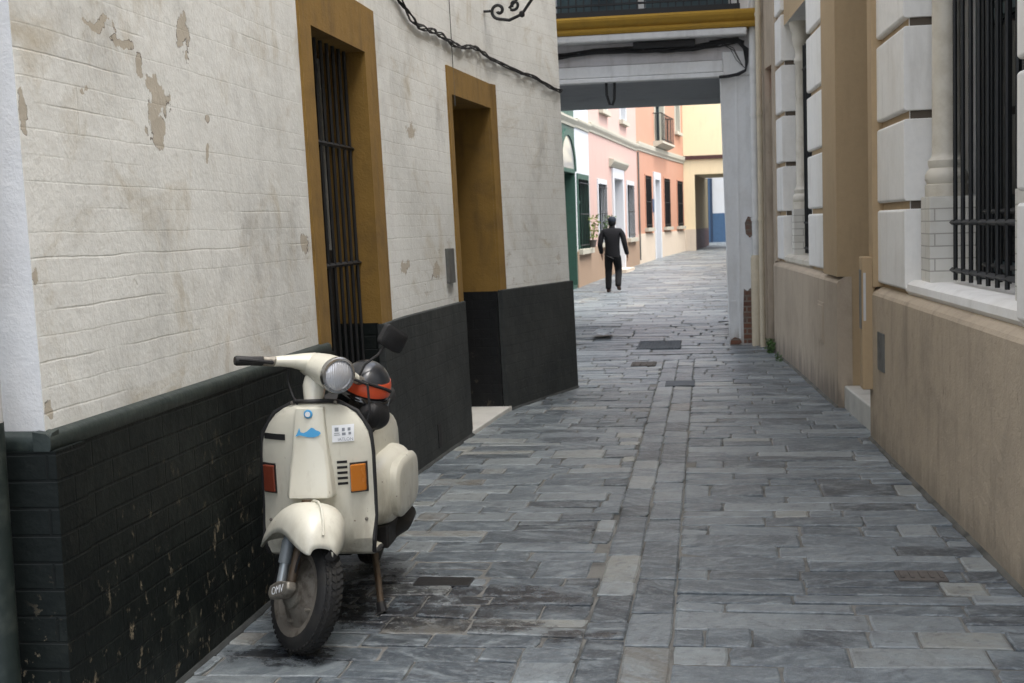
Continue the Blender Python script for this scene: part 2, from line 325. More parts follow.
def thing(name, label, cat, loc=(0, 0, 0), rz=0, scale=1., group=None, world=True):
    o = bpy.data.objects.new(name, None); C.objects.link(o); o.location = loc; o.rotation_euler = (0, 0, rz); o.scale = (scale,)*3
    o['label'] = label; o['category'] = cat
    if group: o['group'] = group
    if world: o['_w'] = 1
    return o
def tag(o, label, cat, group=None):
    o['label'] = label; o['category'] = cat
    if group: o['group'] = group
    return o
def struct(o): o['kind'] = 'structure'; return o

def lerp(pts, y):
    if y <= pts[0][1]: 
        (x0, y0), (x1, y1) = pts[0], pts[1]
    else:
        for (x0, y0), (x1, y1) in zip(pts, pts[1:]):
            if y <= y1: break
    return x0+(x1-x0)*(y-y0)/(y1-y0)
def gz(y): return max(0., min(y, 85)-32)*.011
class Front:
    """a street front that follows a plan line; out = +1 faces +x, -1 faces -x"""
    def __init__(s, pts, out, lean=0.): s.p = pts; s.o = out; s.k = lean
    def P(s, y, z, off=0.): return (lerp(s.p, y)-s.k*z*s.o+off*s.o, y, z)
    def ys(s, y0, y1):
        r = [y0]+[p[1] for p in s.p if y0+.01 < p[1] < y1-.01]+[y1]
        out = []
        for a, b in zip(r, r[1:]):
            n = max(1, int((b-a)/1.2)); out += [a+(b-a)*i/n for i in range(n)]
        return out+[y1]
    def skin(s, y0, y1, z0, z1, holes=(), off=0., mb=None):
        mb = mb or MB()
        Y = sorted(set(s.ys(y0, y1)+[v for h in holes for v in h[:2] if y0 <= v <= y1])); Z = sorted(set([z0, z1]+[v for h in holes for v in h[2:4] if z0 <= v <= z1]))
        for a, b in zip(Y, Y[1:]):
            for c, d in zip(Z, Z[1:]):
                my, mz = (a+b)/2, (c+d)/2
                if any(h[0] < my < h[1] and h[2] < mz < h[3] for h in holes): continue
                mb.quad(s.P(a, c, off), s.P(b, c, off), s.P(b, d, off), s.P(a, d, off))
        return mb
    def band(s, y0, y1, z0, z1, o0, o1, mb=None, prof=None):
        """solid strip along the front; prof = list of (offset, z) closed outline"""
        mb = mb or MB(); prof = prof or [(o0, z0), (o1, z0), (o1, z1), (o0, z1)]
        return mb.loft([[s.P(y, z, o) for o, z in prof] for y in s.ys(y0, y1)])
    def frame(s, h, w, o0, o1, mb=None, sill=True, wtop=None):
        y0, y1, z0, z1 = h; wt = wtop or w; mb = mb or MB()
        s.band(y0-w, y0, z0, z1, o0, o1, mb); s.band(y1, y1+w, z0, z1, o0, o1, mb); s.band(y0-w, y1+w, z1, z1+wt, o0, o1, mb)
        if sill: s.band(y0-w, y1+w, z0-w, z0, o0, o1, mb)
        return mb
    def reveal(s, h, d, o=0., mb=None, bottom=True, top=True, z0=None, z1=None):
        a, b, c, e = h; c = c if z0 is None else z0; e = e if z1 is None else z1; mb = mb or MB()
        for y in (a, b): mb.quad(s.P(y, c, o), s.P(y, c, -d), s.P(y, e, -d), s.P(y, e, o))
        if top: mb.quad(s.P(a, e, o), s.P(b, e, o), s.P(b, e, -d), s.P(a, e, -d))
        if bottom: mb.quad(s.P(a, c, o), s.P(b, c, o), s.P(b, c, -d), s.P(a, c, -d))
        return mb
    def pane(s, h, d, mb=None):
        a, b, c, e = h; mb = mb or MB(); return mb.quad(s.P(a, c, -d), s.P(b, c, -d), s.P(b, e, -d), s.P(a, e, -d))
def bars(F, h, off, n, r=.009, rails=(), ext=.0, spear=False):
    y0, y1, z0, z1 = h; mb = MB()
    for i in range(n):
        y = y0+(y1-y0)*(i+.5)/n
        mb.tube([F.P(y, z0, off), F.P(y, (z0+z1)/2, off), F.P(y, z1, off)], r, 8)
    for z in rails:
        a, b = F.P(y0-ext, z, off), F.P(y1+ext, z, off)
        mid = [F.P(y0+(y1-y0)*t, z, off) for t in (0, .5, 1)]
        for p, q in zip(mid, mid[1:]):
            ax = Vector(q)-Vector(p)
            mb.tube([p, q], r*1.25, 4)
    return mb

# ------------------------------------------------------------------ LEFT BUILDING
LW = Front([(-1.94, 3.60), (-1.94, 8.3), (-1.86, 9.78), (-1.765, 11.2), (-1.31, 12.77)], 1, .022)
LB = thing('whitewashed_building', 'whitewashed building with black dado and two ochre-framed openings behind the scooter', 'building', (-1.95, 8, 0))
W1 = (6.58, 7.66, .45, 2.67); D2 = (9.9, 11.2, .0, 2.63)
wl = LW.skin(3.60, 12.77, .98, 9.2, [W1, D2]); wl.build('wall', 'wash', LB)
mb = MB()
for (X, Y) in ((0, 3.60), (0, 12.77)):
    zz = [(-.2), 3., 9.2]
    for a, b in zip(zz, zz[1:]): mb.quad((LW.P(Y, a)[0], Y, a), (-9, Y+(.12 if Y < 5 else 0), a), (-9, Y+(.12 if Y < 5 else 0), b), (LW.P(Y, b)[0], Y, b))
mb.quad((-9, 3.72, -.2), (-9, 12.77, -.2), (-9, 12.77, 9.2), (-9, 3.72, 9.2))
mb.build('end_wall', 'end_wash', LB, label='white end wall at the near corner, side light in its colour')
MB().quad(LW.P(3.60, 9.2), LW.P(12.77, 9.2), (-9, 12.77, 9.2), (-9, 3.72, 9.2)).build('roof', 'roof', LB)
# dado: near stretch with moulded lip, then two charcoal stretches
d = MB()
LW.band(3.57, 6.57, -.1, .985, -.02, .03, d)
d.box(-9, -1.915, 3.565, 3.75, -.1, .985)
d.build('dado', 'dado', LB, label='black painted brick dado, flaking near the ground')
LW.band(6.575, 7.665, -.1, .45, -.02, .03).build('dado', 'dado', LB)
lip = [(-.02, .984), (.031, .984), (.034, .99), (.036, 1.01), (.034, 1.025), (.022, 1.036), (-.02, 1.042)]
l_ = MB(); LW.band(3.56, 6.50, 0, 0, 0, 0, l_, lip)
l_.loft([[(x, 3.60-o, z) for o, z in lip] for x in (-9, -1.93)])
l_.build('dado_moulding', 'dado_lip', LB, smooth=True)
LW.band(7.66, 9.9, -.1, 1.045, -.02, .03).build('dado', 'dado_far', LB, bevel=.008, label='charcoal dado between window and doorway')
d = LW.band(11.2, 12.79, -.1, 1.06, -.02, .03)
d.build('dado', 'dado_far', LB, bevel=.008, label='charcoal dado at the far end, beyond the doorway')
for fa, fb_ in ((3.58, 9.88), (11.22, 12.77)): LW.band(fa, fb_, 0, 0, 0, 0, MB(), [(0, -.02), (.055, -.02), (.048, .004), (.036, .014), (0, .02)]).build('foot_mortar', 'mortar_dark', LB)
# window one
fm = MB(); LW.band(6.39, 6.58, 1.0, 2.95, -.01, .014, fm); LW.band(7.66, 7.93, 1.045, 2.95, -.01, .014, fm); LW.band(6.58, 7.66, 2.67, 2.95, -.01, .014, fm)
LW.reveal(W1, .30, -.0102, fm, z0=1.05, bottom=False)
win = fm.build('window', 'ochre', LB, label='tall barred window in a plain ochre surround')
LW.reveal(W1, .30, -.021, MB(), z1=1.05, top=False).build('lower_reveal', 'dado', win)
LW.pane(W1, .30).build('pane', 'glass', win)
st = MB()
for y in (6.6, 6.86, 7.12, 7.38, 7.6): LW.band(y-.022, y+.022, 1.1, 2.63, -.28, -.25, st)
for z in (1.1, 1.5, 2.05, 2.6): LW.band(6.6, 7.62, z, z+.035, -.285, -.255, st)
st.build('sash', simple('pale_sash_paint', (.30, .30, .28), .6), win)
LW.band(6.6, 7.62, .45, 1.5, -.275, -.235).build('lower_panel', 'iron', win)
bars(LW, W1, -.10, 9, .011, (.8, 1.42, 2.1)).build('grille', 'iron', win)
# doorway two
fm = MB(); LW.band(9.80, 9.9, 1.04, 2.84, -.01, .014, fm); LW.band(11.2, 11.32, 1.06, 2.84, -.01, .014, fm); LW.band(9.9, 11.2, 2.63, 2.84, -.01, .014, fm)
LW.reveal(D2, 1.15, -.0102, fm, z0=1.05, bottom=False)
dw = fm.build('doorway', 'ochre', LB, label='deep doorway with a plain ochre surround')
LW.reveal(D2, 1.15, -.021, MB(), z1=1.05, top=False).build('lower_reveal', black_dado('glossy_black_reveal', (.008, .009, .01), (.012, .012, .012), .3, (30, 31), .35), dw)
dd = LW.pane(D2, 1.15); LW.band(9.97, 10.52, .15, 1.1, -1.14, -1.11, dd); LW.band(10.6, 11.15, .15, 1.1, -1.14, -1.11, dd); LW.band(9.97, 10.52, 1.25, 2.5, -1.14, -1.11, dd); LW.band(10.6, 11.15, 1.25, 2.5, -1.14, -1.11, dd)
dd.build('door', 'door', dw)
LW.band(9.87, 11.23, -.1, .035, -1.14, .045).build('step', 'marble', dw, bevel=.008)
# pipe at near corner
pp = MB(); pp.tube([(-2.085, 3.50, z) for z in (1.08, 3, 6, 8.8)], .042, 14)
o = pp.build('pipe', 'white_pipe', None, smooth=True)
dp = thing('drainpipe', 'drainpipe at the near left corner, white above and black below', 'drainpipe', (-2.085, 3.50, 0)); attach(o, dp); o.name = 'upper_pipe'
MB().tube([(-2.085, 3.50, z) for z in (-.05, .5, 1.08)], .044, 14).build('lower_pipe', 'dado_lip', dp, smooth=True)
rc_ = simple('rusty_clamp', (.2, .12, .06), .8)
for z in (1.52, 2.6, 4.2): MB().tube([(-2.085, 3.50, z-.015), (-2.085, 3.50, z+.015)], .05, 14).build('pipe_clamp', rc_, dp)
# things on the left wall
m1 = MB(); LW.band(9.47, 9.65, 1.2, 1.46, .0, .025, m1); tag(m1.build('meter_plate', 'zinc', None, bevel=.004), 'small grey metal plate on the white wall left of the ochre doorway', 'metal plate')
m1 = MB(); LW.band(8.86, 8.94, .07, .235, .028, .034, m1); tag(m1.build('vent_slot', 'dark', None), 'narrow dark vent slot low in the charcoal dado', 'vent')
cab = [(8.1, 3.35), (8.4, 3.2), (8.6, 3.128), (8.84, 3.046), (9.05, 3.02), (9.27, 3.026), (9.5, 3.045), (9.69, 3.04), (10.0, 3.02), (10.3, 3.036), (10.6, 3.075), (10.85, 3.09), (11.1, 3.07), (11.45, 3.032), (11.86, 2.993), (12.1, 2.985), (12.3, 2.953), (12.6, 2.91), (12.76, 2.90)]
cm = MB(); rr = random.Random(3)
for k in range(4):
    ph = rr.random()*6
    pts = []
    for i in range(len(cab)*3-2):
        a = cab[i//3]; b = cab[min(i//3+1, len(cab)-1)]; t = (i % 3)/3
        y, z = a[0]+(b[0]-a[0])*t, a[1]+(b[1]-a[1])*t
        pts.append(LW.P(y, z+.016*math.sin(i*.8+ph*2+k), .02+.010*math.cos(i*.9+ph+k)))
    cm.tube(pts, .006, 6)
tag(cm.build('cable_bundle', 'rubber', None, smooth=True), 'sagging grey cable bundle running along the white wall above the ochre doorway', 'cable')
tag(MB().tube([LW.P(9.99, z, .012) for z in (2.55, 3.0, 3.5, 4.5, 6)], .0035, 5).build('thin_wire', 'zinc', None), 'thin vertical wire crossing the corner of the ochre door frame', 'wire')
# wrought bracket
def scroll(c, ux, uz, r0, turns, n=26, a0=0., sgn=1):
    out = []
    for i in range(n):
        t = i/(n-1); a = a0+sgn*turns*2*PI*t; r = r0*(1-.82*t)
        out.append(Vector(c)+Vector(ux)*math.cos(a)*r+Vector(uz)*math.sin(a)*r)
    return out
br = thing('lantern_bracket', 'black wrought iron scroll bracket high on the white wall', 'wall bracket', LW.P(11.2, 3.45))
bb = MB(); UX = (1, 0, 0); UZ = (0, 0, 1); wx, wy, wz = LW.P(11.2, 3.45)
# scroll end near the wall, then a long S arm up and outwards
s1 = scroll((wx+.13, wy, wz), UX, UZ, .07, 1.15, 26, PI*1.5, -1)
arm = [Vector((wx+.13, wy, wz-.07)), Vector((wx+.22, wy, wz-.085)), Vector((wx+.33, wy, wz-.04)), Vector((wx+.42, wy, wz+.08)), Vector((wx+.50, wy, wz+.25)), Vector((wx+.62, wy, wz+.42)), Vector((wx+.80, wy, wz+.52)), Vector((wx+.95, wy, wz+.5))]
bb.tube(list(reversed(s1))+arm[1:], .014, 8)
s2 = scroll((wx+.26, wy+.012, wz+.045), UX, UZ, .05, 1.1, 22, PI*1.2, 1)
bb.tube(list(reversed(s2))+[Vector((wx+.30, wy+.012, wz+.10)), Vector((wx+.34, wy+.012, wz+.22)), Vector((wx+.30, wy, wz+.38)), Vector((wx+.12, wy, wz+.50)), Vector((wx, wy, wz+.52))], .013, 8)
for p in (arm[2], arm[4]): bb.lathe([(.0, -.03), (.022, -.02), (.026, 0), (.022, .02), (.0, .03)], 10, Matrix.Translation(p))
bb.build('scroll_arm', 'iron', br, smooth=True)
MB().box(wx-.03, wx+.02, wy-.03, wy+.03, wz+.30, wz+.7).build('wall_plate', 'iron', br); MB().tube([(wx-.03, wy, wz+.0), (wx+.07, wy, wz+.0)], .012, 6).build('fixing_pin', 'iron', br)
lt = MB(); lt.lathe([(.02, .0), (.09, .04), (.13, .36), (.15, .37), (.06, .46), (.02, .52), (0, .53)], 6, Matrix.Translation((wx+.95, wy, wz+.53))); lt.build('lantern', 'iron', br)

# ------------------------------------------------------------------ RIGHT BUILDING
RW = Front([(1.52, -4), (1.36, 3.8), (1.15, 9.55), (1.075, 11.1), (.94, 13.6), (.80, 15.85), (.69, 16.88)], -1)
RB = thing('classical_building', 'white and tan classical building with rusticated pilasters on the right', 'building', (1.4, 8, 0))
N1 = (5.82, 8.43, 1.09, 3.95); DR = (9.55, 11.1, -.05, 4.6); N2 = (13.07, 15.18, 1.09, 3.75); SH = (15.93, 16.42, -.05, 3.42)
PF = -.035  # pilaster plane behind the plinth face
RW.skin(-4, 16.88, -.1, 9.5, [N1, DR, N2, SH], -.075).build('wall', 'tanp', RB)
bk = MB(); bk.quad((8, -4, -.1), (8, 16.88, -.1), (8, 16.88, 9.5), (8, -4, 9.5)); bk.quad((1.5, -4, -.1), (8, -4, -.1), (8, -4, 9.5), (1.5, -4, 9.5)); bk.quad((.7, 16.88, -.1), (8, 16.88, -.1), (8, 16.88, 9.5), (.7, 16.88, 9.5))
bk.build('rear_wall', 'tanp', RB)
MB().quad((1.5, -4, 9.5), (8, -4, 9.5), (8, 16.88, 9.5), (.7, 16.88, 9.5)).build('roof', 'roof', RB)
ledge = [(-.12, -.1), (0, -.1), (0, 1.045), (-.012, 1.065), (-.06, 1.10), (-.12, 1.10)]
pl = MB(); RW.band(-4, 9.545, 0, 0, 0, 0, pl, ledge); pl.build('plinth', 'tan', RB, label='tan cement plinth with stained lower half')
for fa, fb_ in ((-4, 9.54), (11.1, 15.85)): RW.band(fa, fb_, 0, 0, 0, 0, MB(), [(-.02, -.02), (.028, -.02), (.02, .006), (.004, .018), (-.02, .02)]).build('foot_mortar', 'mortar', RB)
pl = MB(); RW.band(11.094, 15.86, 0, 0, 0, 0, pl, ledge); pl.build('plinth', 'tan2', RB, label='rosier plinth beyond the doorway')
GZ = [1.10, 1.655, 2.21, 2.775, 3.34, 3.9, 4.46, 5.02, 5.58, 6.14, 6.7]
def pilaster(y0, y1, ret0=0, ret1=0, name='pilaster'):
    """rusticated blocks with grooves between; ret = depth of the return face into a niche on that side"""
    o = None; blocks = MB(); g = MB()
    for a, b in zip(GZ, GZ[1:]):
        z0, z1 = a+.028, b-.022
        blocks.loft([[RW.P(y, z, off) for off, z in ((-.36 if (ret0 or ret1) else -.1, z0), (PF-.012, z0), (PF, z0+.012), (PF, z1-.012), (PF-.012, z1), (-.36 if (ret0 or ret1) else -.1, z1))] for y in (y0, y1)])
    RW.band(y0+.018, y1-.018, 1.1, GZ[-1], -.34, -.073 if False else PF-.045, g)
    p = blocks.build(name, 'stucco', RB, bevel=.006); g.build('groove', 'groove', p)
    return p
p1 = pilaster(8.4, 9.40, ret0=1); p2 = pilaster(3.7, 5.85, ret1=1)
p3 = pilaster(11.9, 13.1, ret1=1); p4 = pilaster(15.15, 15.72, ret0=1); pilaster(-1.2, .4)
def lathe_col(x, y, z0, z1, r):
    mb = MB()
    pr = [(r*1.5, z0), (r*1.5, z0+.07), (r*1.38, z0+.075), (r*1.5, z0+.10), (r*1.5, z0+.13), (r*1.35, z0+.155), (r*1.2, z0+.17), (r*1.3, z0+.195), (r*1.3, z0+.215), (r*1.06, z0+.235), (r, z0+.26),
          (r*.97, z0+1.0), (r*.9, z1-.46), (r*1.1, z1-.44), (r*1.1, z1-.40), (r*.9, z1-.38), (r*.9, z1-.30), (r*1.15, z1-.26), (r*1.3, z1-.18), (r*1.2, z1-.12), (r*1.6, z1-.07), (r*1.7, z1)]
    return mb.lathe(pr, 24, Matrix.Translation((x, y, 0)))
def niche(n, grille_n, label, cols):
    y0, y1, z0, z1 = n; D = .52
    rv = MB(); RW.reveal(n, D, -.075, rv, bottom=True)
    w = rv.build('window', 'stucco', RB, label=label)
    RW.pane(n, D-.01).build('pane', 'glass', w)
    fr = MB(); ym = (y0+y1)/2
    for y in (y0+.12, ym, y1-.12): RW.band(y-.035, y+.035, 1.2, z1, -D+.02, -D+.07, fr)
    for z in (1.25, 2.7): RW.band(y0+.1, y1-.1, z, z+.06, -D+.02, -D+.065, fr)
    fr.build('sash', 'teal', w)
    sl = [(-D+.02, 1.095), (-.07, 1.095), (-.045, 1.125), (-.05, 1.165), (-.09, 1.19), (-D+.02, 1.20)]
    RW.band(y0+.005, y1-.005, 0, 0, 0, 0, MB(), sl).build('sill', 'stone' if n is N2 else M['stucco'], w, smooth=True)
    for yy in cols:
        cx, cy, _ = RW.P(yy, 0, -.24)
        MB().box(cx-.125, cx+.14, cy-.155, cy+.155, 1.19, 1.70).build('pedestal', 'glazed', w, bevel=.005)
        lathe_col(cx, cy, 1.70, z1, .083).build('column', 'stone', w, smooth=True)
    gy0, gy1 = (y0+.38, y1-.56)
    gm = bars(RW, (gy0, gy1, 1.215, z1-.3), -.205, grille_n, .0125, (1.27, 1.545, 3.2), .02)
    gm.build('grille', 'iron', w)
    bars(RW, (gy0, gy1, 1.215, z1-.3), -.36, grille_n, .011, (1.3, 1.6)).build('inner_grille', 'iron', w)
    return w
niche(N1, 9, 'near barred window set behind a stone column', (6.05, 8.17))
niche(N2, 8, 'far window recess with a slim stone column', (13.33, 14.92))
# doorway right
rv = RW.reveal(DR, .95, -.076, MB(), bottom=False)
dr = rv.build('doorway', 'tanp', RB, label='tan doorway recess with a marble step')
dd = RW.pane(DR, .95); RW.band(9.62, 10.28, .3, 2.2, -.94, -.91, dd); RW.band(10.36, 11.03, .3, 2.2, -.94, -.91, dd); dd.build('door', 'door', dr)
RW.band(9.56, 11.09, -.1, .19, -.93, -.05).build('step', 'marble', dr, bevel=.012)
js = MB(); RW.band(9.38, 9.552, 1.102, 9.4, -.09, 0, js); RW.band(11.097, 11.89, 1.102, 9.4, -.09, -.004, js); RW.band(9.555, 11.095, 4.6, 9.4, -.09, -.01, js); js.build('jamb_strip', 'tanp', dr)
# far tan pier and shutter
js = MB(); RW.band(15.70, 15.925, 1.1, 9.4, -.11, -.02, js); RW.band(16.425, 16.87, -.1, 9.4, -.11, -.02, js); RW.band(15.865, 15.925, -.1, 1.1, -.11, -.02, js); RW.band(15.925, 16.425, 3.425, 9.4, -.11, -.02, js)
js.build('pier', 'tan2', RB)
shm = MB()
for i in range(52):
    z = -.02+i*.060
    RW.band(15.935, 16.415, 0, 0, 0, 0, shm, [(-.16, z), (-.125, z+.008), (-.115, z+.03), (-.125, z+.052), (-.16, z+.058)])
shu = shm.build('roller_shutter', 'slat', RB, label='narrow roller shutter beside the pipes')
RW.reveal(SH, .18, -.112, MB()).build('reveal', 'tan2', shu)
RW.band(15.94, 16.41, 3.12, 3.40, -.17, -.12).build('header_panel', 'red', shu)
# items on right wall
t = thing('intercom_cabinet', 'tall narrow tan cabinet fixed at the edge of the right doorway', 'cabinet', RW.P(9.8, .4))
ix, iy, _ = RW.P(9.62, 0)
ix -= 0; bx = MB(); bx.box(ix-.062, ix+.03, 9.43, 9.60, .37, 1.31); bx.build('cabinet', 'tanp', t, bevel=.008)
MB().box(ix-.0655, ix-.062, 9.46, 9.57, .80, 1.22).build('door_panel', 'zinc', t)
MB().box(ix-.052, ix-.035, 9.427, 9.43, .86, 1.2).build('cover_sheet', simple('pale_grey_sheet', (.5, .5, .5), .5), t)
o = MB(); RW.band(8.93, 9.18, .545, .805, 0, .008, o); tag(o.build('vent_plate', 'zinc', None), 'dark grey rectangular plate on the near tan plinth', 'metal plate')
o = MB(); RW.band(11.86, 12.24, .47, .84, 0, .006, o); RW.band(11.90, 12.20, .50, .81, .006, .012, o); tag(o.build('meter_door', 'tan2', None, bevel=.003), 'small flush meter door in the rosy plinth beyond the doorway', 'meter door')
# downpipes at the junction
def pipe(x, y, r, zs, name, label, mat, low=None):
    t = thing(name, label, 'drainpipe', (x, y, 0))
    z0, z1 = zs
    MB().tube([(x, y, z) for z in (z0, (z0+z1)/2, z1)], r, 14).build('pipe', mat, t, smooth=True)
    if low: MB().tube([(x, y, -.02), (x, y, low/2), (x, y, low-.04), (x, y, low)], [r*1.45]*3+[r*1.1], 14).build('lower_sleeve', 'cream_pipe', t, smooth=True)
    for z in (1.6, 2.9, 4.1, 5.5): MB().tube([(x, y, z-.02), (x, y, z+.02)], r*1.22, 12).build('pipe_clamp', mat, t)
pipe(.635, 16.77, .05, (1.1, 8.5), 'drainpipe', 'cream drainpipe with a thicker lower sleeve beside the white pillar', 'white_pipe', 1.15)
pipe(.69, 16.5, .035, (-.02, 8.5), 'drainpipe', 'thin tan pipe between the cream drainpipe and the roller shutter', 'cream_pipe')

# ------------------------------------------------------------------ BRIDGE HOUSE
BH = thing('bridge_house', 'white house spanning the street on an overhead beam and pillar', 'building', (-1, 17, 0))
Y0, Y1 = 16.9, 21.0
w = MB(); w.box(-3.4, .60, Y0+.3, Y1, 4.25, 8.6); w.build('upper_storey', 'white', BH)
MB().box(-3.5, .62, Y0+.2, Y1+.1, 8.6, 8.75).build('roof', 'roof', BH)
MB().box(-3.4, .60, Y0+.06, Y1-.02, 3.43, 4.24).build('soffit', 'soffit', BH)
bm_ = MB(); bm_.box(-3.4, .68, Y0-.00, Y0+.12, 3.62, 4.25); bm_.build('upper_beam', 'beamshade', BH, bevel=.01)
bm_ = MB(); bm_.box(-3.4, .26, Y0-.035, Y0+.1, 3.47, 3.615); bm_.box(-3.4, .28, Y0-.055, Y0+.11, 3.405, 3.465); bm_.box(.26, .68, Y0-.02, Y0+.1, 3.42, 3.72); bm_.build('lower_beam', 'white', BH, bevel=.012)
pm = MB()
pm.loft([[(.285, Y0, -.05), (.66, Y0, -.05), (.66, Y1, -.05), (.38, Y1, -.05)], [(.255, Y0, 1.5), (.68, Y0, 1.5), (.68, Y1, 1.5), (.35, Y1, 1.5)], [(.215, Y0, 3.47), (.68, Y0, 3.47), (.68, Y1, 3.47), (.31, Y1, 3.47)]])
pil = pm.build('pillar', 'pier', BH, bevel=.012)
MB().box(.405, .43, Y0-.006, Y0+.02, .02, 3.4).build('corner_bead', 'white', pil)
bp = MB(); bp.loft([[(x, Y0-.009, z) for x, z in pts] for pts in ()] ) if False else None
def patch(pts, y0, y1): 
    m = MB(); return m.loft([[(x, y0, z) for x, z in pts], [(x, y1, z) for x, z in pts]])
patch([(.465, .02), (.60, .02), (.60, .66), (.56, .73), (.52, .69), (.475, .72), (.462, .4)], Y0-.008, Y0+.01).build('bare_brick', 'brick', pil)
patch([(.51, 1.42), (.56, 1.37), (.60, 1.40), (.60, 1.62), (.54, 1.64), (.50, 1.56)], Y0-.008, Y0+.01).build('bare_brick', 'brick', pil)
patch([(.29, .0), (.40, .0), (.44, .03), (.42, .08), (.35, .10), (.30, .07)], Y0-.01, Y0+.01).build('bare_brick', 'brick', pil)
MB().box(-3.5, -3.05, Y0, Y1, -.05, 3.5).build('left_pier', 'pier', BH)
cor = [(0.12, 3.885), (.17, 3.885), (.21, 3.93), (.235, 3.98), (.25, 3.985)]
MB().box(-3.5, .56, Y0-.24, Y0+.05, 3.895, 3.985).build('cornice_base', 'white', BH, bevel=.02)
cm = MB(); prof = [(-.3, 3.988), (.245, 3.988), (.27, 4.02), (.27, 4.05), (.25, 4.06), (.30, 4.09), (.34, 4.135), (.35, 4.165), (.35, 4.19), (-.3, 4.19)]
cm.loft([[(x, Y0-o, z) for o, z in prof] for x in (-3.55, .665)]); cm.build('cornice', 'mustard', BH)
bal = MB(); bal.box(-3.3, .48, Y0-.28, Y0+.32, 4.20, 4.27); bal.build('balcony_floor', 'iron', BH)
rl = MB()
for i in range(40):
    x = -3.28+i*(3.74/39); rl.box(x-.008, x+.008, Y0-.275, Y0-.255, 4.27, 5.22)
rl.box(-3.3, .48, Y0-.285, Y0-.245, 5.2, 5.24); rl.box(-3.3, .48, Y0-.28, Y0-.25, 4.33, 4.355)
rl.box(.455, .475, Y0-.28, Y0+.3, 5.2, 5.24)
for i in range(5): rl.box(.455, .47, Y0-.2+i*.1, Y0-.185+i*.1, 4.27, 5.2)
rl.build('railing', 'iron', BH)
for x in (-3.0, -1.85, -.70):
    g = MB(); g.box(x, x+1.05, Y0+.25, Y0+.30, 4.28, 4.78)
    for xx in (x, x+.49, x+.97): g.box(xx, xx+.08, Y0+.245, Y0+.31, 4.3, 6.6)
    g.box(x, x+1.05, Y0+.245, Y0+.31, 6.5, 6.62)
    o = g.build('balcony_door', 'teal', BH); MB().box(x+.02, x+1.03, Y0+.285, Y0+.297, 4.78, 6.5).build('pane', 'glass_light', o)
MB().box(-1.35, -1.1, Y0+.18, Y0+.24, 4.55, 5.2).build('curtain', 'mustard', BH)
# cables on the beam
cb = MB(); rr = random.Random(5)
def wob(pts, k, amp): return [(x+amp*math.sin(k*3.1+i*1.3), y+amp*.6*math.cos(k*1.7+i), z+amp*math.sin(k*2.3+i*.9)) for i, (x, y, z) in enumerate(pts)]
for k in range(9):
    cb.tube(wob([(-3.0, Y0-.06, 3.80), (-2.2, Y0-.06, 3.74), (-1.75, Y0-.06, 3.765), (-1.35, Y0-.06, 3.80), (-1.0, Y0-.06, 3.80), (-.75, Y0-.06, 3.79), (-.45, Y0-.06, 3.77), (-.1, Y0-.07, 3.78), (.2, Y0-.07, 3.82), (.42, Y0-.07, 3.85), (.52, Y0-.08, 3.80)], k, .022+.006*(k % 4)), .011, 6)
for k in range(7):
    cb.tube(wob([(.1, Y0-.06, 3.84), (.3, Y0-.06, 3.86), (.45, Y0-.08, 3.83), (.53+.008*k, Y0-.09, 3.72), (.555, Y0-.09, 3.58), (.54, Y0-.09, 3.47), (.44, Y0-.08, 3.42), (.32, Y0-.07, 3.405), (.22, Y0-.07, 3.40)], k, .012), .010, 6)
for k in range(3):
    cb.tube(wob([(.25, Y0-.04, 3.83), (.38, Y0-.04, 3.74), (.44, Y0-.04, 3.62), (.52, Y0-.05, 3.52)], k, .02), .004, 5)
tag(cb.build('cable_bundle', 'rubber', None, smooth=True), 'tangle of black cables slung under the mustard cornice and down the pillar head', 'cable')
o = MB(); o.box(-.86, -.08, Y0-.10, Y0-.02, 3.80, 3.885); o.box(-.50, -.48, Y0-.105, Y0-.1, 3.80, 3.885)
tag(o.build('junction_box', 'rubber', None, bevel=.008), 'long black junction box above the beam, behind the cables', 'junction box')
tag(MB().tube([(-1.22, Y0+.02, 3.44), (-1.215, Y0+.0, 3.25), (-1.18, Y0, 3.13), (-1.145, Y0, 3.12), (-1.12, Y0, 3.19), (-1.11, Y0+.02, 3.44)], .017, 8).build('cable_loop', 'rubber', None, smooth=True), 'black U-shaped cable loop hanging beneath the beam', 'cable')

# ------------------------------------------------------------------ FAR LEFT HOUSES
FW = Front([(-3.75, 21.0), (-3.36, 31.2), (-3.28, 32.2), (-3.1, 35.1), (-2.85, 38.6), (-2.38, 45.6), (-1.69, 52.3), (-.91, 58.8)], 1)
def house(name, label, y0, y1, ztop, wall, dado, zd, cz, holes, back=-12):
    h = thing(name, label, 'house', FW.P((y0+y1)/2, gz((y0+y1)/2)))
    FW.skin(y0, y1, -.1, ztop, holes).build('wall', wall, h)
    s_ = MB()
    for y in (y0, y1): s_.quad(FW.P(y, -.1), (back, y, -.1), (back, y, ztop), FW.P(y, ztop))
    s_.quad((back, y0, -.1), (back, y1, -.1), (back, y1, ztop), (back, y0, ztop)); s_.build('side_wall', wall, h)
    MB().quad(FW.P(y0, ztop), FW.P(y1, ztop), (back, y1, ztop), (back, y0, ztop)).build('roof', 'roof', h)
    dm = MB(); cuts = sorted([q for q in holes if q[2] < zd], key=lambda q: q[0]); a = y0
    for q in cuts: FW.band(a, q[0]-.2, -.1, zd, -.02, .03).build('dado', dado, h); a = q[1]+.2
    FW.band(a, y1, -.1, zd, -.02, .03).build('dado', dado, h)
    z0, z1 = cz
    FW.band(y0, y1, 0, 0, 0, 0, MB(), [(-.02, z0), (.03, z0), (.04, z0+.06), (.09, z0+.14), (.10, z1-.05), (.10, z1), (-.02, z1)]).build('cornice', 'trim', h)
    return h
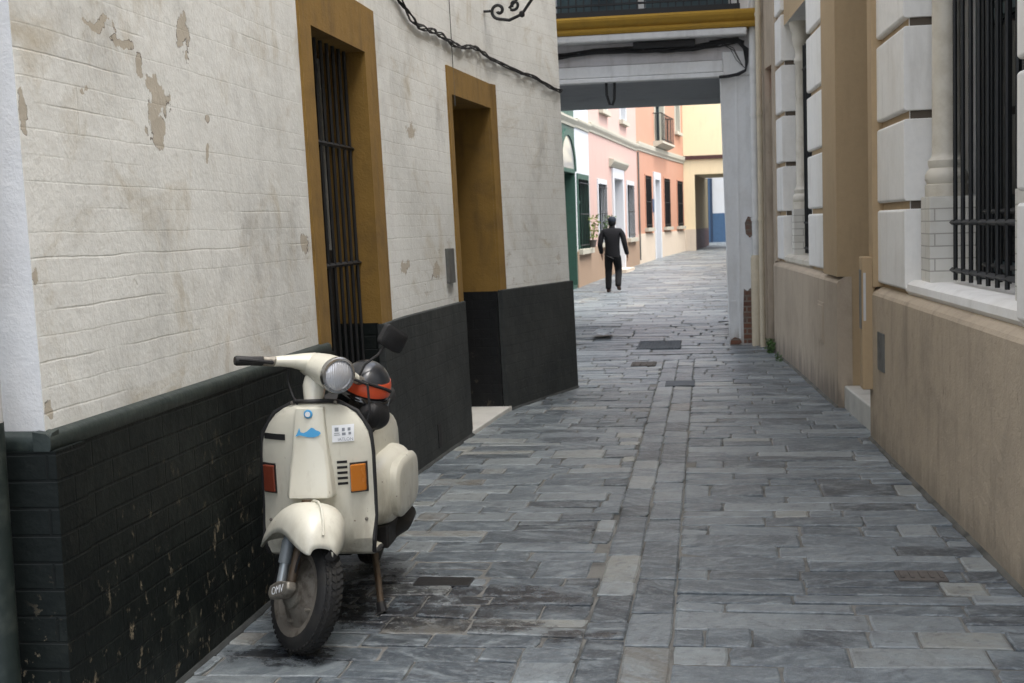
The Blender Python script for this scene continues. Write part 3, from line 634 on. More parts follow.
def fwin(h, q, frame='far_white', fw=.14, bar=True, pmat='glass', d=.22, sill=True, nb=7, sash='teal', grn=False):
    fm = FW.frame(q, fw, -.02, .03, sill=False); FW.reveal(q, d, -.021, fm)
    o = fm.build('window', frame, h)
    FW.pane(q, d-.01).build('pane', pmat, o)
    s_ = MB(); ym = (q[0]+q[1])/2
    for y in (q[0]+.05, ym, q[1]-.05): FW.band(y-.05, y+.05, q[2], q[3], -d+.02, -d+.06, s_)
    for z in (q[2]+.02, (q[2]+q[3])/2+.3, q[3]-.09): FW.band(q[0], q[1], z, z+.07, -d+.02, -d+.055, s_)
    s_.build('sash', sash, o)
    if bar: bars(FW, q, .05, nb, .012, (q[2]+.1, (q[2]+q[3])/2, q[3]-.1)).build('grille', 'iron', o)
    if sill: FW.band(q[0]-.2, q[1]+.2, q[2]-.13, q[2]-.0, -.02, .13).build('sill', 'trim', o)
    return o
G = [(31.0, 32.75, .1, 2.9)]
h1 = house('green_house', 'house with bottle green front and arched doorway beyond the bridge', 21, 33.05, 6.8, 'green', 'far_dado', .9, (4.05, 4.26), [(27.5, 29, .9, 2.9)]+G)
fwin(h1, (27.5, 29, .9, 2.9)); fwin(h1, G[0], 'green', .1, False, 'glass', .3, False, sash='green')
ar = MB(); cy, cz_ = 31.9, 2.95
for i in range(12):
    a0, a1 = PI*i/12, PI*(i+1)/12
    ar.add([FW.P(cy+r*math.cos(a), cz_+r*math.sin(a)*.9, o) for o in (0, .05) for r, a in ((.95, a0), (1.12, a0), (1.12, a1), (.95, a1))], [(0, 1, 2, 3), (4, 5, 6, 7), (0, 1, 5, 4), (1, 2, 6, 5), (2, 3, 7, 6), (3, 0, 4, 7)])
fan = ar.build('fanlight_arch', 'green', h1); MB().add([FW.P(cy+.95*math.cos(PI*i/12), cz_+.9*.95*math.sin(PI*i/12), .012) for i in range(13)], [tuple(range(13))]).build('fanlight_pane', 'glass_light', fan)
q = (33.35, 35.0, .98, 2.78)
h2 = house('narrow_white_house', 'narrow white house between the green and the pink fronts', 33.05, 35.4, 6.6, 'far_white', 'far_dado', .93, (4.08, 4.30), [q])
fwin(h2, q, 'green', .14, True, nb=6, sash='green')
P1, PD, P2 = (36.85, 38.35, 1.08, 2.75), (40.0, 42.0, .1, 3.0), (43.25, 45.0, 1.12, 2.88)
PU = [(37.6, 38.9, 4.9, 6.6), (42, 43.3, 4.9, 6.6)]
h3 = house('pink_house', 'pale pink two-storey house with hooded white door', 35.4, 46.1, 8.2, 'pink', 'far_dado', 1.0, (4.12, 4.36), [P1, PD, P2]+PU)
for q in [P1, P2]: fwin(h3, q, nb=5)
for q in PU: fwin(h3, q, bar=False)
fm = FW.frame(PD, .30, -.02, .05, sill=False); FW.reveal(PD, .3, -.021, fm); dd = fm.build('doorway', 'far_white', h3)
pn = FW.pane(PD, .28); FW.band(40.2, 40.9, .3, 1.4, -.27, -.24, pn); FW.band(41.1, 41.8, .3, 1.4, -.27, -.24, pn); FW.band(40.2, 40.9, 1.6, 2.8, -.27, -.24, pn); FW.band(41.1, 41.8, 1.6, 2.8, -.27, -.24, pn); pn.build('door', simple('pale_door_paint', (.42, .42, .45), .6), dd)
FW.band(39.2, 42.9, 0, 0, 0, 0, MB(), [(-.02, 3.32), (.05, 3.32), (.12, 3.42), (.15, 3.48), (.15, 3.54), (-.02, 3.57)]).build('door_hood', 'trim', dd)
FW.band(39.9, 42.1, .0, .2, -.2, .35).build('step', 'far_dado2', dd)
C1, CD, C2, C3 = (47.9, 49.3, 1.42, 3.33), (50.3, 51.6, .2, 3.25), (52.9, 54.4, 1.42, 3.36), (56.6, 58.2, 1.42, 3.36)
CU1, CU2 = (50.9, 53.2, 4.72, 7.1), (56.5, 57.8, 5.45, 7.2)
h4 = house('coral_house', 'coral two-storey house with shuttered windows and a small balcony', 46.1, 58.8, 8.4, 'coral', 'far_dado2', 1.22, (4.16, 4.46), [C1, CD, C2, C3, CU1, CU2])
for q in (C1, C2, C3): fwin(h4, q, 'coral', .06, True, 'dark', .06, nb=8, sash='iron')
fwin(h4, CU2, 'trim', .2, False)
fm = FW.frame(CD, .28, -.02, .05, sill=False); FW.reveal(CD, .2, -.021, fm); dd = fm.build('doorway', 'far_white', h4); FW.pane(CD, .18).build('door', 'far_white', dd)
o = fwin(h4, CU1, 'trim', .25, False, sill=False)
b_ = MB(); FW.band(50.2, 53.7, 0, 0, 0, 0, b_, [(-.02, 4.48), (.15, 4.50), (.32, 4.60), (.38, 4.62), (.38, 4.70), (-.02, 4.70)]); bo = b_.build('balcony', 'trim', h4)
r_ = MB()
for i in range(12): y = 50.3+i*3.3/11; r_.tube([FW.P(y, 4.7, .34), FW.P(y, 5.75, .34)], .014, 5)
for z in (4.78, 5.75): r_.tube([FW.P(y, z, .34) for y in (50.3, 52.3, 53.6)], .02, 5)
for y in (50.3, 53.6):
    for k in range(2): r_.tube([FW.P(y, 4.7, .1+k*.12), FW.P(y, 5.75, .1+k*.12)], .014, 5)
    r_.tube([FW.P(y, 5.75, 0), FW.P(y, 5.75, .34)], .02, 5)
r_.build('railing', 'iron', bo)
tag(MB().tube([FW.P(46.15, z, .05) for z in (.3, 2.5, 4.1)], .035, 6).build('wall_cable', 'zinc', None), 'grey cable conduit running up between the pink and coral houses', 'conduit')
o = MB(); FW.band(49.72, 50.0, 2.0, 2.5, .0, .03, o); tag(o.build('wall_plaque', 'blue', None), 'small blue plaque beside the white door of the coral house', 'plaque')
# yellow bridging house
g5 = gz(58.8)
h5 = thing('yellow_house', 'pale yellow house closing the street above an open passage', 'building', (1, 60, g5))
w_ = MB(); w_.box(-1.2, 6, 58.82, 64.5, 3.68, 8.6); w_.build('wall', 'cream', h5)
w_ = MB(); w_.box(-1.0, -.42, 58.82, 59.5, g5-.1, 3.68); w_.build('pier', 'cream', h5)
MB().box(-1.01, -.41, 58.80, 59.52, g5-.1, 1.25).build('pier_dado', 'far_dado2', h5)
MB().box(-1.2, 6, 58.72, 58.81, 4.34, 4.50).build('band', 'maroon', h5)
w_ = MB(); w_.quad((-.42, 59.5, g5-.1), (.16, 66, g5), (.16, 66, 3.68), (-.42, 59.5, 3.68)); w_.quad((.16, 66, 3.68), (.16, 66, g5), (-4, 66.3, g5), (-4, 66.3, 3.68)); w_.quad((-.42, 59.5, 3.68), (-.42, 59.5, 0), (-4, 59.5, 0), (-4, 59.5, 3.68)); w_.build('passage_wall', 'olive', h5)
w_ = MB(); w_.quad((-.40, 59.52, g5-.1), (.18, 65.98, g5), (.18, 65.98, 1.25), (-.40, 59.52, 1.25)); w_.build('passage_dado', 'maroon', h5)
MB().box(4.0, 6, 58.82, 64.5, 0, 3.68).build('pier', 'cream', h5)
MB().box(-1.3, 6.1, 58.6, 64.7, 8.6, 8.8).build('roof', 'roof', h5)
h6 = thing('blue_and_white_building', 'white building with blue lower wall seen through the far passage', 'building', (2, 73, .45))
MB().box(-5, 12, 72, 78, 2.0, 8).build('wall', 'far_white', h6); MB().box(-5, 12, 71.96, 78, .2, 2.0).build('dado', 'blue', h6)
MB().box(-.25, .42, 71.9, 71.97, .4, 3.9).build('door', simple('dark_blue_door', (.02, .04, .08), .5), h6); MB().box(.2, .28, 71.86, 71.9, .45, 3.9).build('door_post', 'blue', h6)
MB().box(-5.2, 12.2, 71.8, 78.2, 8, 8.2).build('roof', 'roof', h6)
# house on the right beyond the bridge (hidden by the pillar, seen only from the side; kept low and white to bounce light)
h7 = thing('plain_white_house', 'plain white house on the right beyond the bridge', 'house', (4, 38, 0))
RX = Front([(.9, 21.0), (1.3, 32.0), (2.2, 45.0), (3.6, 58.7)], -1)
hs = [(24+i*7, 25.3+i*7, 1.2, 2.9) for i in range(5)]
RX.skin(21, 58.7, -.1, 4.9, hs).build('wall', 'far_white', h7)
for q in hs: RX.pane(q, .1).build('window', 'dark', h7)
w_ = MB(); w_.quad((.9, 21, -.1), (9, 21, -.1), (9, 21, 4.9), (.9, 21, 4.9)); w_.quad((.9, 21, 4.9), (9, 21, 4.9), (9, 58.7, 4.9), (3.6, 58.7, 4.9)); w_.quad((9, 21, 0), (9, 58.7, 0), (9, 58.7, 4.9), (9, 21, 4.9)); w_.build('side_wall', 'far_white', h7)

# ------------------------------------------------------------------ GROUND
gy = [-60, -4, 0, 10, 20, 32, 45, 60, 85, 200]
MB().loft([[(-200, y, gz(y)-.007), (-6, y, gz(y)-.007), (6, y, gz(y)-.007), (200, y, gz(y)-.007)] for y in gy], False, False).build('ground', 'grout', None)
struct(bpy.data.objects['ground'])
pv = MB(); rs = random.Random(21)
def slab(x0, x1, y0, y1, gap, hgt, bev, jit): slab4([(x0, y0), (x1, y0+rs.uniform(-.004, .004)), (x1, y1+rs.uniform(-.004, .004)), (x0, y1)], gap, hgt, bev, jit)
def wave(x, k): return .011*math.sin(x*3.1+k*1.7)+.008*math.sin(x*7.3+k*2.9)+.02*(((k*37) % 11)/11-.5)*x*.35
def slab4(c, gap, hgt, bevel, jit):
    """one stone from four plan corners, counter-clockwise"""
    cx, cy = sum(p[0] for p in c)/4, sum(p[1] for p in c)/4; w = abs(c[1][0]-c[0][0]); d = abs(c[3][1]-c[0][1])
    P = []
    for i in range(4):
        a, b = c[i], c[(i+1) % 4]; n = 5 if i % 2 == 0 else 3; dx, dy = b[0]-a[0], b[1]-a[1]; l = math.hypot(dx, dy) or 1
        for k in range(n):
            t = k/n+(rs.uniform(-.06, .06) if k else 0); wv = rs.uniform(-jit, jit)*(.6 if k else .9)+(rs.uniform(.3, 1)*.012 if k == 0 and rs.random() < .35 else 0)
            P.append((a[0]+dx*t-dy/l*(gap/2+wv), a[1]+dy*t+dx/l*(gap/2+wv)))
    P = [(x if k not in (0, 5, 8, 13) else x+(cx-x)*gap/w, y) for k, (x, y) in enumerate(P)]
    h0 = rs.uniform(-hgt, hgt); tx, ty = rs.uniform(-1, 1)*hgt, rs.uniform(-1, 1)*hgt*.8
    Z = lambda x, y: gz(y)+h0+tx*(x-cx)/max(.1, w)*2+ty*(y-cy)/max(.1, d)*2
    n = len(P); top, rim, bot = [], [], []
    fx = max(.5, 1-bevel*3.4/max(.05, w)); fy = max(.5, 1-bevel*3.4/max(.05, d))
    for x, y in P:
        top.append((cx+(x-cx)*fx, cy+(y-cy)*fy, Z(x, y))); rim.append((x, y, Z(x, y)-bevel*.8)); bot.append((x, y, gz(y)-.03))
    fs = [tuple(range(n))]
    for j in range(n):
        k = (j+1) % n; fs += [(j, n+j, n+k, k), (n+j, 2*n+j, 2*n+k, n+k)]
    pv.add(top+rim+bot, fs)
def lane(x0, x1, y0, y1, rows, lens, gap, hgt, bev, jit, skew=0.):
    y = y0; K = 0
    while y < y1:
        d = rs.uniform(*rows)
        if rs.random() < .22: d *= 1.4
        x = x0-rs.uniform(0, lens[0]); K += 1
        while x < x1:
            l = rs.uniform(*lens) if rs.random() > .15 else lens[0]*.7; xa, xb = max(x, x0), min(x+l, x1)
            if xb-xa > .07:
                sk = rs.uniform(-.012, .012)
                lo = lambda q: y+wave(q, K); hi = lambda q: y+d+wave(q, K+1)
                c = [(xa, lo(xa)), (xb, lo(xb)), (xb+0, hi(xb)), (xa+0, hi(xa))]
                if d > .22 and rs.random() < .3:
                    t = rs.uniform(.38, .62); m0, m1 = (xa, lo(xa)+(hi(xa)-lo(xa))*t), (xb, lo(xb)+(hi(xb)-lo(xb))*t)
                    slab4([c[0], c[1], m1, m0], gap, hgt, bev, jit); slab4([m0, m1, c[2], c[3]], gap, hgt, bev, jit)
                else: slab4(c, gap, hgt, bev, jit)
            x += l
        y += d
lane(-2.3, -.50, 2.0, 15.2, (.12, .21), (.22, .60), .008, .0035, .0055, .004)
lane(-.155, 1.75, 2.0, 15.2, (.13, .25), (.26, .78), .008, .0035, .0055, .004)
for x0, x1 in ((-.50, -.335), (-.335, -.155)):
    y = 2.0+rs.random()*.2
    while y < 15.2:
        l = rs.uniform(.2, .5); slab(x0+rs.uniform(-.005, .005), x1, y, y+l, .007, .003, .005, .004); y += l
lane(-3.2, 1.9, 15.25, 31.5, (.22, .36), (.45, 1.0), .013, .005, .008, .008)
lane(-4.2, 3.3, 31.55, 74, (.3, .5), (.6, 1.3), .014, .005, .008, .008)
lane(-9, 1.75, -3, 1.95, (.25, .3), (.4, .9), .01, .004, .007, .005)
lane(-9, -2.3, 2.0, 3.4, (.25, .3), (.4, .9), .01, .004, .007, .005)
p_ = pv.build('paving', 'slate', None); struct(p_)
def cover(name, mat, x0, x1, y0, y1, label, cat, ribs=0, z=.007):
    m = MB(); m.box(x0, x1, y0, y1, z-.03, z)
    t = m.build(name, mat, None, bevel=.003); tag(t, label, cat)
    if ribs:
        r = MB()
        for i in range(ribs): x = x0+(x1-x0)*(i+.5)/ribs; r.box(x-.008, x+.008, y0+.03, y1-.03, z, z+.006)
        r.build('rib', mat, t)
cover('valve_cover', 'rust', .81, 1.02, 5.76, 5.92, 'small brownish iron valve cover in the paving near the right wall', 'cover', 5, .008)
cover('drain_grate', 'grate', -.90, -.34, 16.5, 17.6, 'long dark iron grate in the paving below the bridge', 'grate', 14, .010)
cover('access_cover', 'rust', -.86, -.58, 14.55, 14.95, 'small rusty access cover in front of the long grate', 'cover', 4, .010)
cover('access_cover', 'grate', -.42, -.13, 12.7, 13.1, 'small grey access cover at the end of the centre strip', 'cover', 0, .010)
cover('missing_stone_hole', simple('wet_hole_black', (.008, .008, .009), .3, bmp=.4), -1.34, -1.08, 5.62, 5.76, 'dark wet hole of a missing stone just behind the scooter', 'hole', 0, .006)  # flat black slab standing in for the dark hole of a missing stone
pp = MB(); g = 6
for i in range(g):
    for j in range(g): pass
vs = [(-1.60+.26*i/g, 18.1+.75*j/g, .07+.02*math.sin(i*1.3)*math.cos(j*.9)+.012*rs.random()) for i in range(g+1) for j in range(g+1)]
pp.add(vs, [(i*(g+1)+j, i*(g+1)+j+1, (i+1)*(g+1)+j+1, (i+1)*(g+1)+j) for i in range(g) for j in range(g)])
tag(pp.build('litter_paper', 'paper', None), 'crumpled white paper lying on the paving under the bridge', 'litter')

# ------------------------------------------------------------------ PLANTS
def leaves(mb, c, R_, n, s, rs_, up=.3):
    for _ in range(n):
        a, r = rs_.random()*2*PI, rs_.random()**.6
        p = Vector(c)+Vector((math.cos(a)*r*R_[0], math.sin(a)*r*R_[1], rs_.random()*R_[2]))
        d = Vector((rs_.uniform(-1, 1), rs_.uniform(-1, 1), rs_.uniform(-.3, 1))).normalized(); w = d.cross(Vector((rs_.uniform(-1, 1), rs_.uniform(-1, 1), .4))).normalized(); n_ = d.cross(w)
        L_ = s*rs_.uniform(.6, 1.3)
        mb.add([p, p+d*L_*.5+w*L_*.28+n_*L_*.06, p+d*L_, p+d*L_*.5-w*L_*.28+n_*L_*.06], [(0, 1, 2), (0, 2, 3)])
rp = random.Random(9)
wd = thing('weed', 'green weed growing at the foot of the roller shutter', 'plant', (.74, 15.75, 0))
m = MB(); leaves(m, (.745, 15.8, 0), (.05, .16, .16), 110, .045, rp); leaves(m, (.80, 15.0, 0), (.03, .5, .04), 50, .03, rp); m.build('foliage', 'leaf', wd)
m = MB()
for _ in range(7): x, y = .745+rp.uniform(-.03, .03), 15.8+rp.uniform(-.1, .1); m.tube([(x, y, 0), (x+rp.uniform(-.03, .03), y, .13)], .003, 4)
m.build('stem', 'leaf', wd)
def potplant(y, label, mat, z=1.05, hh=.9):
    x, _, _ = FW.P(y, z, .16); t = thing('potted_plant', label, 'plant', (x, y, z))
    MB().lathe([(.07, 0), (.10, .16), (.11, .17), (.11, .2), (.0, .2)], 12, Matrix.Translation((x, y, z))).build('pot', 'rust', t)
    m = MB(); leaves(m, (x+.05, y, z+.22), (.15, .26, hh), 110, .085, rp); m.build('foliage', mat, t)
    m = MB()
    for _ in range(5): m.tube([(x, y, z+.15), (x+rp.uniform(-.1, .15), y+rp.uniform(-.2, .2), z+.2+hh*.7)], .008, 4)
    m.build('stem', mat, t)
potplant(34.7, 'yellow-green plant growing on the sill of the green framed window', 'leaf_y', 1.0, .62)
potplant(37.4, 'dark leafy plant on the first barred window of the pink house', 'leaf', 1.1, .5)

# ------------------------------------------------------------------ SCOOTER
BA = math.radians(-87.5)
SCO = thing('parked_scooter', 'cream classic scooter on its stand, front wheel turned, parked by the black dado', 'scooter', (-1.565, 4.70, .004), BA-PI/2, 1.045, world=False)
cream_n, nt, b, co = base_mat('aged_cream_enamel')
f1 = smst(nt, noi(nt, co, 7., 7, .65), .5, .78); f2 = smst(nt, noi(nt, nd(nt, 'ShaderNodeMapping', {0: co, 3: (14, 14, 3)}).outputs[0], 2.4, 6, .7), .55, .75)
c_ = mixc(nt, mth(nt, 'MULTIPLY', f1, .30), (.66, .64, .54), (.46, .42, .31)); c_ = mixc(nt, mth(nt, 'MULTIPLY', f2, .26), c_, (.3, .25, .17))
zz_ = nd(nt, 'ShaderNodeSeparateXYZ', {0: co}).outputs[2]; c_ = mixc(nt, mth(nt, 'MULTIPLY', mth(nt, 'MULTIPLY', smst(nt, zz_, .62, .28), smst(nt, noi(nt, nd(nt, 'ShaderNodeMapping', {0: co, 3: (3, 3, 1)}).outputs[0], 6., 7, .7), .38, .66)), .45), c_, (.22, .18, .12))
ch = smst(nt, noi(nt, co, 32., 3, .5), .72, .75); c_ = mixc(nt, mth(nt, 'MULTIPLY', ch, .7), c_, (.12, .07, .04))
setp(nt, b, Base_Color=c_, Roughness=mth(nt, 'ADD', .33, mth(nt, 'MULTIPLY', f1, .25)), Coat_Weight=.25, Coat_Roughness=.25); M['cream_n'] = cream_n
M['trimb'] = simple('black_rubber_trim', (.018, .018, .019), .55)
M['plastic'] = simple('black_grip_rubber', (.012, .012, .013), .6, bmp=.4, bscale=200)
M['chrome'] = simple('scratched_chrome', (.55, .55, .55), .22, 1., dirt=.3)
M['amber'] = simple('amber_lens', (.50, .16, .015), .22, dirt=.1, coat=.6)
M['redlens'] = simple('dull_red_lens', (.20, .045, .025), .3, dirt=.1, coat=.5)
M['alu'] = simple('grimy_aluminium', (.30, .28, .24), .5, .6, dirt=.8, dscale=18, dcol=(.08, .065, .05), bmp=.3, bscale=60)
M['damper'] = simple('grey_damper_paint', (.15, .17, .18), .45, .2, dirt=.3)
M['brass'] = simple('rusty_tube', (.085, .065, .045), .55, .4, dirt=.8, dscale=25, dcol=(.08, .045, .02))
M['tyre'] = simple('tyre_rubber', (.012, .012, .012), .8, dirt=.4, dscale=14, dcol=(.035, .032, .026), bmp=.3, bscale=90)
M['rim'] = simple('dusty_wheel_rim', (.20, .18, .15), .65, .3, dirt=.8, dscale=16, dcol=(.07, .055, .04))
M['blue_st'] = simple('blue_sticker_ink', (.06, .33, .62), .5, dirt=0)
M['white_st'] = simple('white_sticker', (.82, .84, .86), .4, dirt=.05)
M['grey_st'] = simple('grey_sticker_ink', (.25, .27, .30), .5, dirt=0)
M['engine'] = simple('oily_engine_black', (.02, .019, .018), .6, .2, dirt=.5, dscale=20, dcol=(.05, .045, .04))
# --- leg shield surface: u across -1..1, path v upward
HW = .222
path = [(y, z-.022*min(1, max(0, (.95-z)/.2)) if z > .5 else z-.022) for y, z in [(-.64, .285), (-.52, .285), (-.42, .288), (-.335, .31), (-.285, .36), (-.268, .45), (-.262, .54), (-.258, .62), (-.256, .70), (-.257, .78), (-.260, .85), (-.265, .895)]]
def legs(u, i, fwd=0.):
    y, z = path[i] if isinstance(i, int) else (path[int(i)][0]+(path[min(int(i)+1, 11)][0]-path[int(i)][0])*(i-int(i)), path[int(i)][1]+(path[min(int(i)+1, 11)][1]-path[int(i)][1])*(i-int(i)))
    w = HW
    if z > .69: w = HW*(1-max(0, (z-.69)/.183)**2.8*.46)
    if i < 2: w = .20
    elif i < 4: w = .20+.022*(i-2)/2
    if z > .3 and z < .42: w = HW*.985
    sweep = .085*abs(u)**2.0*min(1, max(0, (z-.29)/.15))
    drop = 0.
    if z > .86: drop = .022*abs(u)**3*max(0, (z-.86)/.045)
    return Vector((u*w, y-sweep+fwd, z-drop))
NU = 22; fr, bk_ = [], []
sh = MB(); rows_ = []
for i in range(12):
    rows_.append([legs(-1+2*j/NU, i) for j in range(NU+1)])
rows2 = [[p+Vector((0, -.012 if i > 3 else 0, -.0 if i > 3 else -.012)) for p in r] for i, r in enumerate(rows_)]
rings = [r+list(reversed(r2)) for r, r2 in zip(rows_, rows2)]
sh.loft(rings); shield = sh.build('leg_shield', 'cream_n', SCO, smooth=True, sub=1)
edge = [rows_[i][0] for i in range(1, 12)]+[rows_[11][j] for j in range(1, NU)]+[rows_[i][NU] for i in range(11, 0, -1)]
MB().tube([p+Vector((0, -.006, 0)) for p in edge], .0085, 8).build('edge_trim', 'trimb', shield, smooth=True)
# horn cover
hc = MB(); rings = []
for z, w, f in ((.868, .055, .012), (.80, .060, .02), (.70, .070, .032), (.62, .080, .05), (.545, .088, .070), (.528, .088, .074)):
    i = next(k for k in range(11) if path[k][1] <= z <= path[k+1][1]); t = (z-path[i][1])/(path[i+1][1]-path[i][1])
    y = path[i][0]+(path[i+1][0]-path[i][0])*t
    rings.append([Vector((-w, y-.03, z)), Vector((-w, y+f*.75, z)), Vector((-w*.86, y+f, z)), Vector((0, y+f+.006, z)), Vector((w*.86, y+f, z)), Vector((w, y+f*.75, z)), Vector((w, y-.03, z))])
hc.loft(rings); hcov = hc.build('horn_cover', 'cream_n', shield, smooth=True, bevel=.004)
def hy(z):  # front face of horn cover at height z
    zs = (.885, .80, .70, .62, .545, .528); fs_ = (.014, .02, .032, .05, .070, .074)
    i = next(k for k in range(11) if path[k][1] <= z <= path[k+1][1]); t = (z-path[i][1])/(path[i+1][1]-path[i][1]); y = path[i][0]+(path[i+1][0]-path[i][0])*t
    for (a, fa), (b_, fb) in zip(zip(zs, fs_), zip(zs[1:], fs_[1:])):
        if b_ <= z <= a: return y+fa+(fb-fa)*(a-z)/(a-b_)+.006
    return y+.03
MB().lathe([(0, .004), (.014, .004), (.017, .002), (.017, 0)], 20, Matrix.Translation((0, hy(.845)+.0, .845)) @ Matrix.Rotation(-PI/2, 4, 'X')).build('badge', 'blue_st', hcov)
MB().lathe([(0, .003), (.010, .003), (.010, 0)], 16, Matrix.Translation((0, hy(.845)+.006, .845)) @ Matrix.Rotation(-PI/2, 4, 'X')).build('badge_centre', 'white_st', hcov)
# blue fish sticker (image-left is +x of the scooter)
fish = [(.054, .773), (.045, .786), (.037, .806), (.032, .790), (.02, .786), (.006, .792), (-.012, .806), (-.022, .804), (-.030, .797), (-.045, .792), (-.052, .785), (-.042, .775), (-.022, .769), (0, .770), (.018, .774), (.034, .778)]
MB().add([(x*.95, hy(z-.012)+.002, z-.012) for x, z in fish], [tuple(range(len(fish)))]).build('fish_sticker', 'blue_st', hcov)
def on_shield(x, z, fwd=.003):
    i = next(k for k in range(4, 11) if path[k][1] <= z <= path[k+1][1]); t = (z-path[i][1])/(path[i+1][1]-path[i][1]); ii = i+t
    w = legs(1, ii).x; return legs(x/w, ii, fwd)
def shield_patch(name, mat, x0, x1, z0, z1, fwd=.003, n=5, thick=0., par=None):
    m = MB(); fr_ = [[on_shield(x0+(x1-x0)*i/n, z, fwd+thick) for i in range(n+1)] for z in (z0, (z0+z1)/2, z1)]
    if thick:
        bk2 = [[on_shield(x0+(x1-x0)*i/n, z, 0) for i in range(n+1)] for z in (z0, (z0+z1)/2, z1)]
        m.loft([f+list(reversed(g_)) for f, g_ in zip(fr_, bk2)])
    else: m.loft(fr_, False, False)
    return m.build(name, mat, par or shield, smooth=False, bevel=.004 if thick > .01 else 0)
shield_patch('white_sticker', 'white_st', -.160, -.082, .730, .795)
for (a, b_, c, d_) in [(p-.006, q-.006, r_-.029, t_-.029) for p, q, r_, t_ in ((-.100, -.086, .80, .815), (-.122, -.112, .80, .812), (-.142, -.132, .80, .812), (-.125, -.112, .784, .794), (-.144, -.135, .785, .795), (-.104, -.084, .792, .7945), (-.106, -.084, .785, .7875))]:
    shield_patch('sticker_mark', 'grey_st', a, b_, c, d_, .0045, 2)
def text(s, size, mt, mat, parent, name):
    cu = bpy.data.curves.new(name, 'FONT'); cu.body = s; cu.size = size; cu.align_x = 'CENTER'; cu.align_y = 'CENTER'; cu.extrude = .0003
    o = bpy.data.objects.new(name, cu); C.objects.link(o); bpy.context.view_layer.update()
    me = bpy.data.meshes.new_from_object(o.evaluated_get(bpy.context.evaluated_depsgraph_get())); bpy.data.objects.remove(o)
    me.transform(mt); me.materials.clear(); me.materials.append(M[mat]); o = bpy.data.objects.new(name, me); C.objects.link(o); attach(o, parent); return o
p = on_shield(-.121, .740, .006)
text('TRIATLON', .0165, Matrix.Translation(p) @ Matrix.Rotation(math.radians(12), 4, 'Z') @ Matrix.Rotation(PI, 4, 'Z') @ Matrix.Rotation(PI/2, 4, 'X'), 'grey_st', shield, 'sticker_lettering')
shield_patch('black_tape', 'trimb', .105, .203, .740, .763)
for k in range(5): shield_patch('vent_slit', 'dark', -.132, -.095, .563+k*.021, .573+k*.021)
for s_, mt_, x0, x1, nm in ((-1, 'amber', -.198, -.145, 'front left indicator lamp, amber'), (1, 'redlens', .158, .210, 'front right indicator lamp, dull red')):
    o = shield_patch('indicator', mt_, x0, x1, .535, .640, .0, 3, .024); o['label'] = nm
    shield_patch('indicator_base', 'trimb', x0-.004, x1+.004, .529, .646, .0, 3, .008, par=o)
# floor mat ribs, body, seat
def srect(cx, y, cz, hw, hh, n=24, e=3.2):
    r = []
    for j in range(n):
        a = 2*PI*j/n; ca, sa = math.cos(a), math.sin(a)
        r.append(Vector((cx+hw*math.copysign(abs(ca)**(2/e), ca), y, cz+hh*math.copysign(abs(sa)**(2/e), sa))))
    return r
fb = MB()
for x in (-.15, -.10, .10, .15): fb.tube([(x, -.34, .33), (x, -.42, .30), (x, -.64, .297)], .008, 6)
fb.build('floor_strip', 'trimb', shield)
bd = MB(); bd.loft([srect(0, y, z, w, h) for y, z, w, h in ((-.30, .50, .05, .20), (-.36, .36, .055, .08), (-.46, .32, .06, .05), (-.56, .40, .09, .12), (-.61, .50, .125, .20), (-.72, .52, .13, .215), (-.95, .54, .14, .20), (-1.2, .55, .14, .19), (-1.38, .54, .12, .16), (-1.46, .53, .08, .10))])
body = bd.build('body', 'cream_n', SCO, smooth=True)
for s_ in (-1, 1):
    cw = MB(); rings = []
    for t in [i/14 for i in range(15)]:
        y = -.62-.66*t; k = (1-abs(2*t-1)**3.2)**(1/2.4) if 0 < t < 1 else 0
        k = max(k, .45); rings.append([Vector((s_*(.06+(q.x)*1.), q.y, q.z)) for q in srect(0, y, .425+.02*t, .172*k**.8, .155*k, 28, 3.8)])
    cw.loft(rings); o = cw.build('side_cowl', 'cream_n', SCO, smooth=True)
    cp = MB(); cp.loft([[Vector((s_*x, -.95+(q.x), .435+(q.z-0))) for q in srect(0, 0, 0, hw, hh, 28, 3.4)] for x, hw, hh in ((.18, .24, .124), (.232, .24, .124), (.242, .230, .114), (.245, .2, .09))])
    cp.build('cowl_panel', 'cream_n', o, smooth=True)
st_ = MB(); st_.loft([srect(0, y, z, w, h, 24, 2.8) for y, z, w, h in ((-.53, .745, .06, .03), (-.58, .76, .12, .045), (-.75, .765, .14, .05), (-1.0, .78, .15, .055), (-1.2, .79, .15, .055), (-1.3, .785, .12, .045), (-1.33, .78, .06, .02))])
seat = st_.build('seat', 'plastic', SCO, smooth=True)
tl = MB(); tl.box(-.05, .05, -1.50, -1.44, .50, .58); tl.build('tail_light', 'redlens', SCO, bevel=.008)
